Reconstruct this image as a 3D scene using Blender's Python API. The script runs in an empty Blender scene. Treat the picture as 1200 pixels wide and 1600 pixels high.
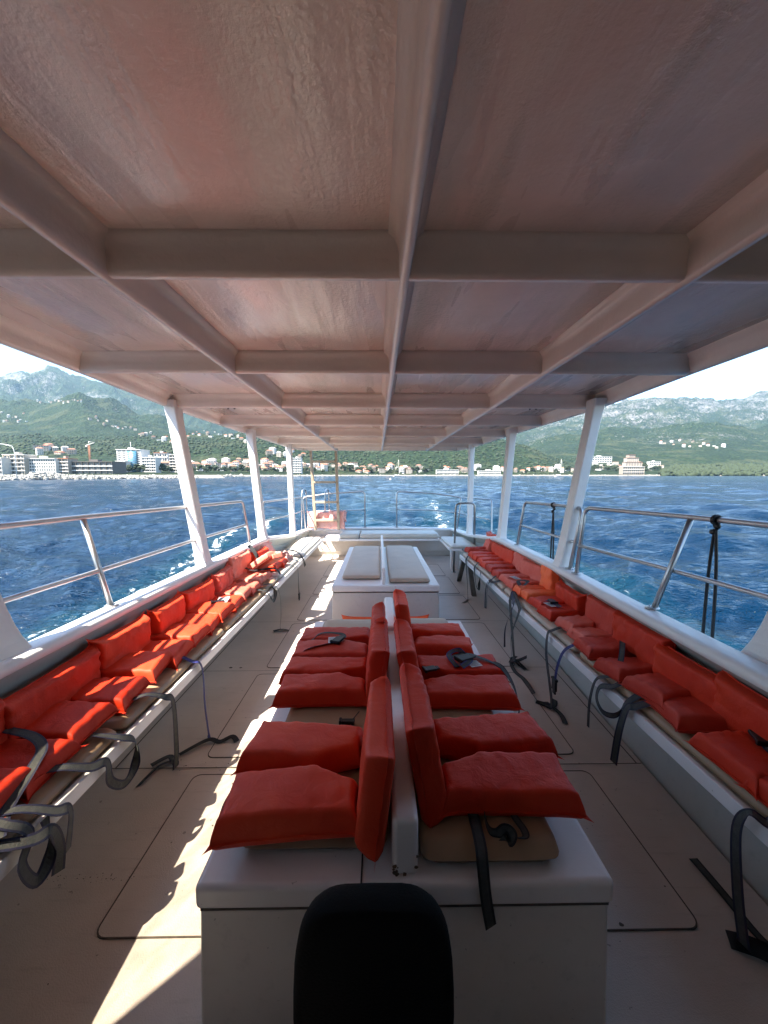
import bpy, math, random
from mathutils import Vector, Matrix, noise, Euler
import numpy as np

# ------------------------------------------------------------------ camera
C = bpy.context.scene
R = math.radians
H = 1.5                                  # eye height above the deck
SEA = -0.80                              # water level below the deck
cam_d = bpy.data.cameras.new("camera"); cam = bpy.data.objects.new("camera", cam_d)
C.collection.objects.link(cam)
cam_d.sensor_fit = 'HORIZONTAL'; cam_d.sensor_width = 36; cam_d.lens = 18.0
cam_d.clip_start = 0.05; cam_d.clip_end = 60000
cam.location = (0, 0, H)
cam.rotation_euler = (R(90) - math.atan(58 / 600), 0, -math.atan(8 / 600))
C.camera = cam
# ------------------------------------------------------------------ light
SUN = Vector((-.515, -.48, 1.0)).normalized()          # towards the sun
W = bpy.data.worlds.new("World"); C.world = W; W.use_nodes = True
wn = W.node_tree; bg = wn.nodes['Background']
sky = wn.nodes.new('ShaderNodeTexSky'); sky.sky_type = 'NISHITA'; sky.sun_disc = False
sky.sun_elevation = math.asin(SUN.z); sky.sun_rotation = math.atan2(SUN.x, SUN.y)
sky.air_density = 1.0; sky.dust_density = .2; sky.ozone_density = 3.0
wn.links.new(sky.outputs[0], bg.inputs[0]); bg.inputs[1].default_value = 0.10
sd = bpy.data.lights.new("sun", 'SUN'); so = bpy.data.objects.new("sun", sd); C.collection.objects.link(so)
sd.energy = 5.0; sd.angle = R(.55); sd.color = (1, .93, .83)
so.rotation_euler = SUN.to_track_quat('Z', 'Y').to_euler()
C.view_settings.view_transform = 'Standard'; C.view_settings.look = 'None'
C.view_settings.exposure = 2.3; C.view_settings.gamma = 1
C.render.engine = 'CYCLES'
C.cycles.use_denoising = True; C.cycles.max_bounces = 8; C.cycles.diffuse_bounces = 5
C.cycles.glossy_bounces = 4; C.cycles.transparent_max_bounces = 8; C.cycles.volume_bounces = 0
C.cycles.sample_clamp_indirect = 14; C.cycles.caustics_reflective = True; C.cycles.blur_glossy = 1.0; C.cycles.caustics_refractive = False

rnd = random.Random(7)
# ------------------------------------------------------------------ materials
class NT:
    def __init__(s, name):
        s.m = bpy.data.materials.new(name); s.m.use_nodes = True
        s.t = s.m.node_tree; s.b = s.t.nodes['Principled BSDF']; s.out = s.t.nodes['Material Output']
    def n(s, typ, **kw):
        x = s.t.nodes.new(typ)
        for k, v in kw.items():
            if k.startswith('i_'):
                k = k[2:]; x.inputs[int(k) if k.isdigit() else k.replace('_', ' ')].default_value = v
            else: setattr(x, k, v)
        return x
    def l(s, a, b): s.t.links.new(a, b)
    def coord(s, kind='Object', scale=(1, 1, 1), rot=(0, 0, 0)):
        c = s.n('ShaderNodeTexCoord'); m = s.n('ShaderNodeMapping')
        m.inputs['Scale'].default_value = scale; m.inputs['Rotation'].default_value = rot
        s.l(c.outputs[kind], m.inputs['Vector']); return m.outputs[0]
    def noise(s, vec, scale, detail=4, rough=.5, dist=0):
        x = s.n('ShaderNodeTexNoise'); s.l(vec, x.inputs['Vector'])
        x.inputs['Scale'].default_value = scale; x.inputs['Detail'].default_value = detail
        x.inputs['Roughness'].default_value = rough; x.inputs['Distortion'].default_value = dist
        return x.outputs['Fac']
    def ramp(s, fac, *stops):
        x = s.n('ShaderNodeValToRGB'); s.l(fac, x.inputs[0]); e = x.color_ramp.elements
        while len(e) < len(stops): e.new(.5)
        for q, (p, c) in zip(e, stops):
            q.position = p; q.color = (c, c, c, 1) if not isinstance(c, tuple) else (*c, 1)
        return x.outputs[0]
    def math(s, op, a, b=0, clamp=False):
        x = s.n('ShaderNodeMath', operation=op); x.use_clamp = clamp
        for i, v in enumerate((a, b)):
            if hasattr(v, 'is_output'): s.l(v, x.inputs[i])
            else: x.inputs[i].default_value = v
        return x.outputs[0]
    def mix(s, fac, a, b, blend='MIX'):
        x = s.n('ShaderNodeMix', data_type='RGBA', blend_type=blend)
        for i, v in ((0, fac), (6, a), (7, b)):
            if hasattr(v, 'is_output'): s.l(v, x.inputs[i])
            else: x.inputs[i].default_value = (*v, 1) if isinstance(v, tuple) else v
        return x.outputs[2]
    def bump(s, h, strength, dist, prev=None):
        x = s.n('ShaderNodeBump'); x.inputs['Strength'].default_value = strength; x.inputs['Distance'].default_value = dist
        s.l(h, x.inputs['Height'])
        if prev is not None: s.l(prev, x.inputs['Normal'])
        return x.outputs[0]
    def set(s, **kw):
        for k, v in kw.items():
            i = s.b.inputs[k.replace('_', ' ')]
            if hasattr(v, 'is_output'): s.l(v, i)
            else: i.default_value = (*v, 1) if isinstance(v, tuple) and len(v) == 3 else v
        return s

def plain(name, col, rough=.5, metal=0, var=.12, sc=8, bump=0, bsc=60, coat=0, kind='Object'):
    n = NT(name); v = n.coord(kind)
    f = n.noise(v, sc, 5, .6)
    n.set(Base_Color=n.mix(n.ramp(f, (.3, 0), (.7, 1)), tuple(c * (1 - var) for c in col), tuple(min(1, c * (1 + var)) for c in col)),
          Roughness=rough, Metallic=metal)
    if coat: n.set(Coat_Weight=coat, Coat_Roughness=.2)
    if bump: n.set(Normal=n.bump(n.noise(v, bsc, 4, .6), bump, .004))
    return n.m

M = {}
# moulded white gelcoat with wear, drips and yellowing
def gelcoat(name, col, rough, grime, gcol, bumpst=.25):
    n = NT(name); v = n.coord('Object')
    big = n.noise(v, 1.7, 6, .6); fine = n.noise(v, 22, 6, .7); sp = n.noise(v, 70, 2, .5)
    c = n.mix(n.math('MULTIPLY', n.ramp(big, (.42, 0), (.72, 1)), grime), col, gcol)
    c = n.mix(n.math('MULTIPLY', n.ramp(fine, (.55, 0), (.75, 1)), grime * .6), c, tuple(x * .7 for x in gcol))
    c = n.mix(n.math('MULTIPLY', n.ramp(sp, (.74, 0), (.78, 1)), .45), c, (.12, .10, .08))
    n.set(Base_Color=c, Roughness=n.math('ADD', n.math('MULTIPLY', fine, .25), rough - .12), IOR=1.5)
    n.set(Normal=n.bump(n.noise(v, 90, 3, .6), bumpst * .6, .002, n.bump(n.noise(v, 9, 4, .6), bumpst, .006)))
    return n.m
M['gel'] = gelcoat('white_gelcoat', (.86, .815, .78), .34, .25, (.60, .54, .47))
M['gel_dim'] = gelcoat('locker_gelcoat', (.74, .69, .63), .42, .5, (.52, .48, .41))
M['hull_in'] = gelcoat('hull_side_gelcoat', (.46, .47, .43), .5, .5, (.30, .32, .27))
# non-slip deck
n = NT('deck_nonslip'); v = n.coord('Object')
big = n.noise(v, 1.3, 6, .65); sp = n.noise(v, 34, 3, .55); scr = n.noise(n.coord('Object', (1, 9, 1), (0, 0, .3)), 5, 5, .7)
c = n.mix(n.ramp(big, (.35, 0), (.68, 1)), (.56, .49, .43), (.68, .605, .54))
c = n.mix(n.math('MULTIPLY', n.ramp(scr, (.56, 0), (.72, 1)), .45), c, (.42, .365, .315))
c = n.mix(n.math('MULTIPLY', n.ramp(sp, (.70, 0), (.74, 1)), .6), c, (.15, .12, .09))
vo = n.n('ShaderNodeTexVoronoi', feature='F1'); n.l(v, vo.inputs['Vector']); vo.inputs['Scale'].default_value = 260
n.set(Base_Color=c, Roughness=n.math('ADD', n.math('MULTIPLY', big, .25), .38), Normal=n.bump(vo.outputs['Distance'], .4, .0018, n.bump(n.noise(v, 3, 4), .35, .012)))
M['deck'] = n.m
# painted fibreglass ceiling: woven, rolled, patched, glossy
n = NT('ceiling_fibreglass'); v = n.coord('Object')
st = n.noise(n.coord('Object', (3.2, .35, 1)), 1.3, 5, .55)
blot = n.noise(v, 1.6, 5, .6, .4); fine = n.noise(v, 75, 4, .6); weave = n.noise(n.coord('Object', (1, .6, 1), (0, 0, .8)), 30, 4, .65, .6)
c = n.mix(n.ramp(blot, (.40, 0), (.60, 1)), (.88, .72, .63), (.74, .61, .52))
c = n.mix(n.math('MULTIPLY', n.ramp(st, (.54, 0), (.60, 1)), .55), c, (.58, .50, .41))
c = n.mix(n.math('MULTIPLY', n.ramp(n.noise(n.coord('Object', (1, 1, 1), (0, 0, 1)), 2.3, 3), (.60, 0), (.66, 1)), .30), c, (.78, .52, .44))
rr = n.math('ADD', n.math('MULTIPLY', n.ramp(n.noise(n.coord('Object', (5, .7, 1)), 1.3, 3), (.46, 1), (.60, 0)), .28), .20)
hh = n.math('ADD', n.math('MULTIPLY', fine, .7), n.math('MULTIPLY', weave, .6))
mk = n.math('ADD', n.math('MULTIPLY', n.ramp(st, (.46, 0), (.62, 1)), .9), .35)
n.set(Base_Color=c, Roughness=rr, Normal=n.bump(n.math('MULTIPLY', hh, mk), 1, .0045, n.bump(n.noise(n.coord('Object', (2, .5, 1)), 2.0, 4), .6, .012)))
n.set(Coat_Weight=.75, Coat_Roughness=.14, Coat_IOR=1.6); n.l(n.b.inputs['Normal'].links[0].from_socket, n.b.inputs['Coat Normal']); M['ceil'] = n.m
n = NT('beam_paint'); v = n.coord('Object')
c = n.mix(n.ramp(n.noise(v, 3, 5, .6), (.35, 0), (.7, 1)), (.88, .75, .65), (.78, .66, .56))
n.set(Base_Color=c, Roughness=n.math('ADD', n.math('MULTIPLY', n.noise(v, 5, 3), .3), .22), Normal=n.bump(n.noise(v, 40, 4, .65), .55, .004))
n.set(Coat_Weight=.5, Coat_Roughness=.2); n.l(n.b.inputs['Normal'].links[0].from_socket, n.b.inputs['Coat Normal']); M['beam'] = n.m
M['post'] = gelcoat('pillar_paint', (.80, .78, .76), .36, .16, (.62, .55, .48), .35)
n = NT('groove'); M['groove'] = plain('groove_dirt', (.085, .07, .055), .8, var=.4, sc=30)
M['steel'] = plain('stainless_tube', (.50, .50, .50), .42, 1, .06, 20)
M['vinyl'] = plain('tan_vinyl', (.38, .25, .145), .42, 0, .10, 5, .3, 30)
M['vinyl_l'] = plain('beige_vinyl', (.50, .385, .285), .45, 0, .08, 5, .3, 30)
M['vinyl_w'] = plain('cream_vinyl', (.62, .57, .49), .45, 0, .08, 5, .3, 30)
M['web_e'] = plain('strap_edge_navy', (.012, .012, .035), .7, 0, .3, 40)
M['web_b'] = plain('strap_blue', (.02, .022, .13), .7, 0, .3, 40)
M['web_c'] = plain('strap_grey', (.06, .063, .058), .8, 0, .25, 60, .5, 300)
M['web_k'] = plain('strap_black', (.012, .012, .014), .7, 0, .3, 60)
M['black'] = plain('black_plastic', (.008, .008, .009), .45, 0, .2, 20)
M['blackvinyl'] = plain('black_vinyl', (.0006, .0006, .0007), .8, 0, .2, 20, .5, 160); M['blackvinyl'].node_tree.nodes['Principled BSDF'].inputs['Specular IOR Level'].default_value = .18
M['label'] = plain('printed_label', (.66, .66, .64), .5, 0, .15, 55)
M['ink'] = plain('label_print', (.20, .20, .22), .6, 0, .3, 90)
M['wood'] = plain('varnished_wood', (.38, .24, .12), .4, 0, .25, 12)
M['greywood'] = plain('grey_board', (.12, .11, .095), .6, 0, .25, 14)
M['ladderpaint'] = plain('ladder_wood', (.38, .30, .22), .4, 0, .2, 9)
M['reflect'] = plain('reflective_tape', (.55, .52, .50), .3, 0, .1, 60)
def fabric(name, col, fade):
    n = NT(name); v = n.coord('Object'); oi = n.n('ShaderNodeObjectInfo')
    a = n.noise(v, 7, 5, .6); b = n.noise(v, 28, 4, .7)
    c = n.mix(n.ramp(a, (.35, 0), (.70, 1)), col, fade)
    c = n.mix(n.math('MULTIPLY', n.ramp(b, (.60, 0), (.78, 1)), .25), c, tuple(x * .72 for x in col))
    c = n.mix(n.math('MULTIPLY', oi.outputs['Random'], .22), c, tuple(x * .8 for x in col))
    wv = n.n('ShaderNodeTexWave', wave_type='BANDS', bands_direction='X'); n.l(v, wv.inputs[0]); wv.inputs['Scale'].default_value = 240
    n.set(Base_Color=c, Roughness=.6, Specular_IOR_Level=.35)
    n.set(Normal=n.bump(wv.outputs['Fac'], .12, .0008, n.bump(n.noise(v, 16, 5, .65, .6), .55, .008)))
    return n.m
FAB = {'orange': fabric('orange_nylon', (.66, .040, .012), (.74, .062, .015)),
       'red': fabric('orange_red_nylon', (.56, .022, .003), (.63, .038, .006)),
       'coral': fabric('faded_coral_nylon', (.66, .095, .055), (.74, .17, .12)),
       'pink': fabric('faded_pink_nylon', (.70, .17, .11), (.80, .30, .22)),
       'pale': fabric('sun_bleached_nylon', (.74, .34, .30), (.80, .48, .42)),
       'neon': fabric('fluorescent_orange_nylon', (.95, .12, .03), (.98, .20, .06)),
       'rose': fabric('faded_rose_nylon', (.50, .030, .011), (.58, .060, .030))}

# ------------------------------------------------------------------ mesh helpers
class MB:
    def __init__(s): s.v = []; s.f = []; s.mi = []; s.cur = 0
    def add(s, vs, fs, mi=None):
        o = len(s.v); s.v += [tuple(p) for p in vs]; s.f += [tuple(i + o for i in q) for q in fs]
        s.mi += [s.cur if mi is None else mi] * len(fs); return s
    def box(s, x0, x1, y0, y1, z0, z1, m=None):
        vs = [Vector((x, y, z)) for z in (z0, z1) for y in (y0, y1) for x in (x0, x1)]
        if m is not None: vs = [m @ p for p in vs]
        return s.add(vs, [(0, 2, 3, 1), (4, 5, 7, 6), (0, 1, 5, 4), (2, 6, 7, 3), (0, 4, 6, 2), (1, 3, 7, 5)])
    def loft(s, rings, cap=True, closed=False):
        k = len(rings[0]); vs = [p for r in rings for p in r]; fs = []
        n_ = len(rings)
        for i in range(n_ if closed else n_ - 1):
            a, b = i * k, ((i + 1) % n_) * k
            for j in range(k):
                q = (j + 1) % k; fs.append((a + j, a + q, b + q, b + j))
        if cap and not closed:
            fs.append(tuple(range(k))[::-1]); fs.append(tuple(range((n_ - 1) * k, n_ * k)))
        return s.add(vs, fs)
    def tube(s, pts, r, k=10, closed=False, r2=None):
        P = [Vector(p) for p in pts]; rings = []; n_ = len(P); up = None
        for i, p in enumerate(P):
            if closed: t = P[(i + 1) % n_] - P[i - 1]
            else: t = P[min(i + 1, n_ - 1)] - P[max(i - 1, 0)]
            t.normalize()
            if up is None: up = Vector((0, 0, 1)) if abs(t.z) < .9 else Vector((1, 0, 0))
            a = (up - t * up.dot(t)).normalized(); up = a; b = t.cross(a)
            rr = r if r2 is None else r + (r2 - r) * i / (n_ - 1)
            rings.append([p + (a * math.cos(h) + b * math.sin(h)) * rr for h in [2 * math.pi * j / k for j in range(k)]])
        return s.loft(rings, True, closed)
    def obj(s, name, mats, parent=None, bevel=0, smooth=True, seg=2, solid=0):
        me = bpy.data.meshes.new(name); me.from_pydata(s.v, [], s.f)
        if not isinstance(mats, (list, tuple)): mats = [mats]
        for m in mats: me.materials.append(m)
        me.polygons.foreach_set('material_index', s.mi)
        me.polygons.foreach_set('use_smooth', [smooth] * len(s.f)); me.update()
        o = bpy.data.objects.new(name, me); C.collection.objects.link(o)
        if parent is not None: o.parent = parent
        if solid:
            q = o.modifiers.new('solid', 'SOLIDIFY'); q.thickness = solid; q.offset = 0
        if bevel:
            b = o.modifiers.new('bevel', 'BEVEL'); b.width = bevel; b.segments = seg; b.limit_method = 'ANGLE'
            b.angle_limit = R(35); b.harden_normals = True
        return o

def thing(name, label, cat, loc=(0, 0, 0), rz=0, group=None):
    o = bpy.data.objects.new(name, None); C.collection.objects.link(o); o.location = loc; o.rotation_euler = (0, 0, rz)
    o.empty_display_size = .1; o['label'] = label; o['category'] = cat
    if group: o['group'] = group
    return o
def tag(o, label=None, cat=None, group=None, kind=None):
    for k, v in (('label', label), ('category', cat), ('group', group), ('kind', kind)):
        if v: o[k] = v
    return o
def lin(tab, x):
    if x <= tab[0][0]: return tab[0][1]
    for (a, p), (b, q) in zip(tab, tab[1:]):
        if x <= b: return p + (q - p) * (x - a) / (b - a)
    return tab[-1][1]
def smooth_path(pts, sub=6):
    P = [Vector(p) for p in pts]
    if len(P) < 3: return [P[0].lerp(P[-1], i / sub) for i in range(sub + 1)]
    out = []
    for i in range(len(P) - 1):
        a = P[max(i - 1, 0)]; b = P[i]; c = P[i + 1]; d = P[min(i + 2, len(P) - 1)]
        for j in range(sub):
            t = j / sub
            out.append(.5 * ((2 * b) + (c - a) * t + (2 * a - 5 * b + 4 * c - d) * t * t + (3 * b - a - 3 * c + d) * t ** 3))
    out.append(P[-1]); return out
def round_path(pts, r=.06, n=5):
    """straight tubes with bent corners"""
    P = [Vector(p) for p in pts]; out = [P[0]]
    for a, b, c in zip(P, P[1:], P[2:]):
        u = (a - b); w = (c - b); rr = min(r, u.length * .45, w.length * .45); u.normalize(); w.normalize()
        p, q = b + u * rr, b + w * rr
        for i in range(n + 1):
            t = i / n; out.append(p * (1 - t) ** 2 + b * 2 * t * (1 - t) + q * t * t)
    out.append(P[-1]); return out
def blob(mb, c, rx, ry, rz, seed, amp=.25, nu=9, nv=6, m=None):
    rings = []; c = Vector(c)
    for i in range(nv + 1):
        th = math.pi * (i + .02) / (nv + .04); ring = []
        for j in range(nu):
            ph = 2 * math.pi * j / nu; d = Vector((math.sin(th) * math.cos(ph), math.sin(th) * math.sin(ph), math.cos(th)))
            k = 1 + amp * noise.noise(d * 1.7 + Vector((seed * 3.1, seed, seed * .7)))
            ring.append(c + Vector((d.x * rx, d.y * ry, d.z * rz)) * k)
        rings.append(ring)
    return mb.loft(rings[::-1])
# =================================================================== THE BOAT (deck frame: +Y astern, z=0 deck)
ROOF_L = [(-1.5, -1.66), (0, -1.66), (1.75, -1.665), (2.2, -1.67), (3.2, -1.72), (3.7, -1.72), (5.15, -1.66), (6.8, -1.60), (7.3, -1.52), (7.5, -1.42)]
ROOF_R = [(-1.5, 1.74), (0, 1.75), (1.75, 1.755), (2.2, 1.77), (3.2, 1.83), (4.9, 1.72), (6.8, 1.66), (7.3, 1.58), (7.5, 1.48)]
GUN_L = [(-1.5, -1.44), (1.5, -1.455), (3.2, -1.465), (4.9, -1.485), (6.8, -1.53), (7.6, -1.50), (7.95, -1.42)]
GUN_R = [(-1.5, 1.36), (1.3, 1.40), (2.2, 1.44), (3.1, 1.50), (4.8, 1.55), (6.8, 1.62), (7.6, 1.58), (7.95, 1.50)]
GUN_Z = [(-1.5, .83), (3.2, .82), (4.9, .805), (5.8, .70), (6.8, .59), (7.95, .56)]
boat = thing('tour_boat', 'white fibreglass tour boat seen from its own deck looking astern', 'boat')
PART = {}
# deck
ys = [-1.5 + .35 * i for i in range(28)]; ys[-1] = 7.86
d = MB(); ring = [(lin(GUN_L, y) + .02, y, 0) for y in ys] + [(lin(GUN_R, y) - .02, y, 0) for y in ys[::-1]]
k = len(ring); d.add(ring + [(x, y, -.05) for x, y, z in ring], [tuple(range(k))[::-1], tuple(range(k, 2 * k))] + [(i, (i + 1) % k, k + (i + 1) % k, k + i) for i in range(k)])
d.obj('deck', M['deck'], boat, smooth=False)
# raised non-slip hatch lids with rounded corners and dirty joints
def rrect(x0, x1, y0, y1, r, n=5):
    p = []
    for cx, cy, a0 in ((x1 - r, y0 + r, -90), (x1 - r, y1 - r, 0), (x0 + r, y1 - r, 90), (x0 + r, y0 + r, 180)):
        for i in range(n + 1):
            a = R(a0 + 90 * i / n); p.append((cx + r * math.cos(a), cy + r * math.sin(a)))
    return p
for (x0, x1, y0, y1) in ((-.95, 1.09, 1.165, 1.88), (-.95, 1.09, 2.0, 2.92), (-.92, 1.12, 3.02, 4.0), (-.90, 1.12, 4.1, 5.0), (-.90, 1.10, 5.08, 6.0), (-.9, 1.08, 6.08, 6.95)):
    h = MB(); a = rrect(x0, x1, y0, y1, .04); b = rrect(x0 + .0045, x1 - .0045, y0 + .0045, y1 - .0045, .037)
    k = len(a); rings = [[(x, y, .0005) for x, y in a], [(x, y, .004) for x, y in a], [(x, y, .004) for x, y in b], [(x, y, .0028) for x, y in b]]
    h.loft([[Vector(p) for p in r_] for r_ in rings], cap=False); h.mi = [1] * len(h.f)
    h.add([(x, y, .0029) for x, y in b], [tuple(range(k))], 0)
    h.obj('deck_hatch', [M['deck'], M['groove']], boat, smooth=False)
g = MB()
for (x0, y0, x1, y1, w) in ((-1.43, 1.925, 1.40, 1.925, .006), (-1.43, 3.0 - .03, -.46, 2.97, .004), (-1.43, 4.05, 1.45, 4.05, .004), (-1.0, 5.04, 1.4, 5.04, .004),
                            (-1.385, 1.925, -1.40, 4.6, .007), (1.375, 1.925, 1.45, 5.0, .007), (1.2, 3.0, 1.45, 3.0, .004)):
    dx, dy = x1 - x0, y1 - y0; l = math.hypot(dx, dy); nx, ny = -dy / l * w / 2, dx / l * w / 2
    g.add([(x0 + nx, y0 + ny, .0042), (x0 - nx, y0 - ny, .0042), (x1 - nx, y1 - ny, .0042), (x1 + nx, y1 + ny, .0042)], [(0, 1, 2, 3)])
g.obj('deck_seam', M['groove'], boat, smooth=False)
# black scuffs and grit on the deck
g = MB(); rs = random.Random(4)
def scuff(x, y, r, k=7):
    g.add([(x + r * rs.uniform(.4, 1) * math.cos(2 * math.pi * i / k), y + r * rs.uniform(.3, .8) * math.sin(2 * math.pi * i / k), .0065) for i in range(k)], [tuple(range(k))])
for i in range(46): scuff(-1.12 + rs.gauss(0, .09), 1.36 + rs.gauss(0, .008), rs.uniform(.001, .004))
for i in range(14): scuff(rs.uniform(-1.3, -.6), 1.93 + rs.gauss(0, .02), rs.uniform(.002, .006))
for i in range(26): scuff(rs.uniform(-1.3, -.5), rs.uniform(.9, 3.4), rs.uniform(.0015, .005))
for i in range(30): scuff(rs.uniform(.65, 1.3), rs.uniform(.9, 3.6), rs.uniform(.0015, .005))
for x, y, r_ in ((.705, 1.25, .012), (.82, 1.18, .011), (-.51, 1.12, .007), (-.72, 1.945, .012), (-.62, 1.945, .01), (-1.2, 3.02, .02), (-1.12, 3.02, .018)): scuff(x, y, r_)
g.obj('deck_scuffs', M['groove'], boat, smooth=False)['kind'] = 'stuff'

# hull sides + gunwale caps (swept)
def sweep(prof, ys, tabx, tabz, sgn):
    """prof: (outboard offset, z, relative_to_cap)"""
    rings = []
    for y in ys:
        x0, z0 = lin(tabx, y), lin(tabz, y)
        rings.append([Vector((x0 + sgn * px, y, (z0 + pz) if rel else pz)) for px, pz, rel in prof])
    return rings
yy = [-1.5 + .25 * i for i in range(38)] + [7.9]
cap = [(-.062, -.045, 1), (-.066, -.02, 1), (-.055, -.004, 1), (-.03, 0, 1), (.03, 0, 1), (.055, -.006, 1), (.07, -.03, 1), (.07, -.07, 1), (.03, -.075, 1), (-.03, -.06, 1)]
for nm, tab, sg in (('gunwale', GUN_L, -1), ('gunwale', GUN_R, 1)):
    r_ = sweep(cap, yy, tab, GUN_Z, sg); MB().loft(r_ if sg > 0 else [q[::-1] for q in r_]).obj('gunwale', M['post'], boat)
    rc = .065 if sg > 0 else .0; sp = [(-.045, -.055, 1), (.004 + rc, -.15, 1), (.006 + rc, .30, 0), (-.012, -.06, 0), (.0, -.06, 0), (.022 + rc, .3, 0), (.02 + rc, -.15, 1), (.0, -.055, 1)]
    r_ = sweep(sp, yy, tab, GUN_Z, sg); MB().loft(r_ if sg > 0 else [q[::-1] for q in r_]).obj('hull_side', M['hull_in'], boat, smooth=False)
    sp = [(.06, -.06, 1), (.12, -.2, 1), (.12, .3, 0), (.08, -.3, 0), (-.1, SEA - .4, 0), (-.14, SEA - .4, 0), (.06, -.3, 0), (.10, .3, 0), (.10, -.19, 1), (.045, -.06, 1)]
    r_ = sweep(sp, yy, tab, GUN_Z, sg); MB().loft(r_ if sg > 0 else [q[::-1] for q in r_]).obj('outer_hull', M['post'], boat, smooth=False)
# stern: transom, coaming
s = MB(); pts = []
for i in range(17):
    t = i / 16; x = -1.45 + 2.98 * t; bow = .16 * (1 - (2 * t - 1) ** 2); pts.append((x, 7.84 + bow, .56 + .015 * (1 - (2 * t - 1) ** 2)))
s.loft([[Vector((x, y - .07, z - .05)), Vector((x, y - .065, z - .01)), Vector((x, y - .03, z)), Vector((x, y + .05, z)), Vector((x, y + .08, z - .02)), Vector((x, y + .08, z - .08))] for x, y, z in pts])
s.obj('stern_coaming', M['post'], boat)
s = MB(); s.box(-1.44, 1.5, 7.84, 7.88, -.04, .52); s.box(-1.44, 1.5, 7.80, 7.838, .0, .10); s.obj('transom', M['gel_dim'], boat, .006)
s = MB(); s.loft([[Vector((x, y - .0, SEA - .3)), Vector((x, y + .07, SEA - .3)), Vector((x, y + .07, .475)), Vector((x, y, .475))] for x, y, z in pts]); s.obj('outer_transom', M['post'], boat, smooth=False)
# roof panel
ys = [-1.5 + .25 * i for i in range(37)]
r_ = []
for y in ys:
    a, b = lin(ROOF_L, y), lin(ROOF_R, y); zz = 2.205 - .012 * ((y - 3.5) / 4) ** 2
    mid = []
    for i in range(11):
        t = i / 10; mid.append(Vector((a + (b - a) * t, y, zz + .012 * math.sin(math.pi * t) + .002 * noise.noise(Vector((t * 6, y * 2, 0))))))
    top = [Vector((p.x, p.y, p.z + .05)) for p in mid[::-1]]
    r_.append([*mid, *top][::-1])
MB().loft(r_).obj('canopy_roof', M['ceil'], boat)
PART['roof'] = bpy.data.objects['canopy_roof']
def beam_y(y, x0, x1, name='roof_beam', w=.022, dep=.096):
    """athwart beam, rounded nose with coved shoulders"""
    prof = [(-.055, .0), (-.040, -.010), (-w - .006, -.03), (-w, -.05), (-w, -dep + .014), (-w + .012, -dep), (w - .012, -dep), (w, -dep + .014), (w, -.05), (w + .006, -.03), (.040, -.010), (.055, 0), (.055, .02), (-.055, .02)]
    rings = []
    for i in range(21):
        t = i / 20; x = x0 + (x1 - x0) * t
        wob = .003 * noise.noise(Vector((x * 3, y * 5, 1)))
        rings.append([Vector((x, y + a + wob, 2.203 + b + (wob * .8 if b < -.06 else 0))) for a, b in prof])
    return MB().loft(rings).obj(name, M['beam'], boat)
for y in (.16, 1.2, 2.2, 3.2, 4.15, 5.15, 6.15, 6.85): beam_y(y, lin(ROOF_L, y) + .03, lin(ROOF_R, y) - .03)
beam_y(7.42, lin(ROOF_L, 7.42) + .03, lin(ROOF_R, 7.42) - .03, dep=.095)
def beam_x(xa, xb, dep, w, y0=-1.4, y1=7.4):
    prof = [(-.05, 0), (-.034, -.008), (-w - .005, -.02), (-w, -.04), (-w * .9, -dep + .016), (-w * .5, -dep), (w * .5, -dep), (w * .9, -dep + .016), (w, -.04), (w + .005, -.02), (.034, -.008), (.05, 0), (.05, .018), (-.05, .018)]
    rings = []
    for i in range(45):
        t = i / 44; y = y0 + (y1 - y0) * t; x = xa + (xb - xa) * t; wob = .004 * noise.noise(Vector((y * 2.4, x * 5, 3)))
        rings.append([Vector((x + a + wob, y, 2.2045 + b)) for a, b in prof][::-1])
    MB().loft(rings).obj('roof_beam', M['beam'], boat)
beam_x(.085, .06, .106, .019); beam_x(-.81, -.80, .108, .018); beam_x(.945, .90, .108, .018)
for tab, sg in ((ROOF_L, 1), (ROOF_R, -1)):
    rings = []
    for i in range(60):
        y = -1.45 + 8.93 * i / 59; x = lin(tab, y); rings.append([Vector((x + sg * a, y, 2.2055 + b)) for a, b in
            ((-.022, .06), (-.022, -.06), (-.012, -.092), (.012, -.097), (.03, -.085), (.036, -.05), (.05, -.02), (.08, 0), (.08, .02), (.03, .06))])
        if sg > 0: rings[-1] = rings[-1][::-1]
    MB().loft(rings).obj('roof_edge', M['beam'], boat)
# small bolts heads under the roof near its left edge
for y in (3.7, 4.6, 5.6, 6.5):
    for dx in (.30, .36):
        for x in (lin(ROOF_L, y) + dx, lin(ROOF_R, y) - dx):
            MB().tube([(x, y, 2.19), (x, y, 2.206)], .009, 8).obj('bolt', M['black'], boat)
# pillars
def pillar(xb, yb, zb, xt, yt, sg, fl=.016, dec=.05):
    rings = []
    for i in range(15):
        t = (i / 14) ** 1.6; z = zb - .03 + (2.16 - zb + .03) * t
        x = xb + (xt - xb) * t; y = yb + (yt - yb) * t
        e = math.exp(-(z - zb + .03) / dec) * fl; e2 = math.exp(-(2.16 - z) / .03) * .010
        hi, ho, hy = .041 + e * 1.4 + e2, .041 + e * .3 + e2, .058 + e + e2
        xi, xo = x - sg * hi, x + sg * ho
        c = .008; rg = [(xi, y - hy + c), (xi + sg * c, y - hy), (xo - sg * c, y - hy), (xo, y - hy + c), (xo, y + hy - c), (xo - sg * c, y + hy), (xi + sg * c, y + hy), (xi, y + hy - c)]
        rg = [Vector((a, b_, z)) for a, b_ in rg]
        rings.append(rg if sg > 0 else rg[::-1])
    MB().loft(rings).obj('pillar', M['post'], boat, smooth=False)
pillar(-1.50, 1.49, .83, -1.86, 1.47, -1, .028, .08)
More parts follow.
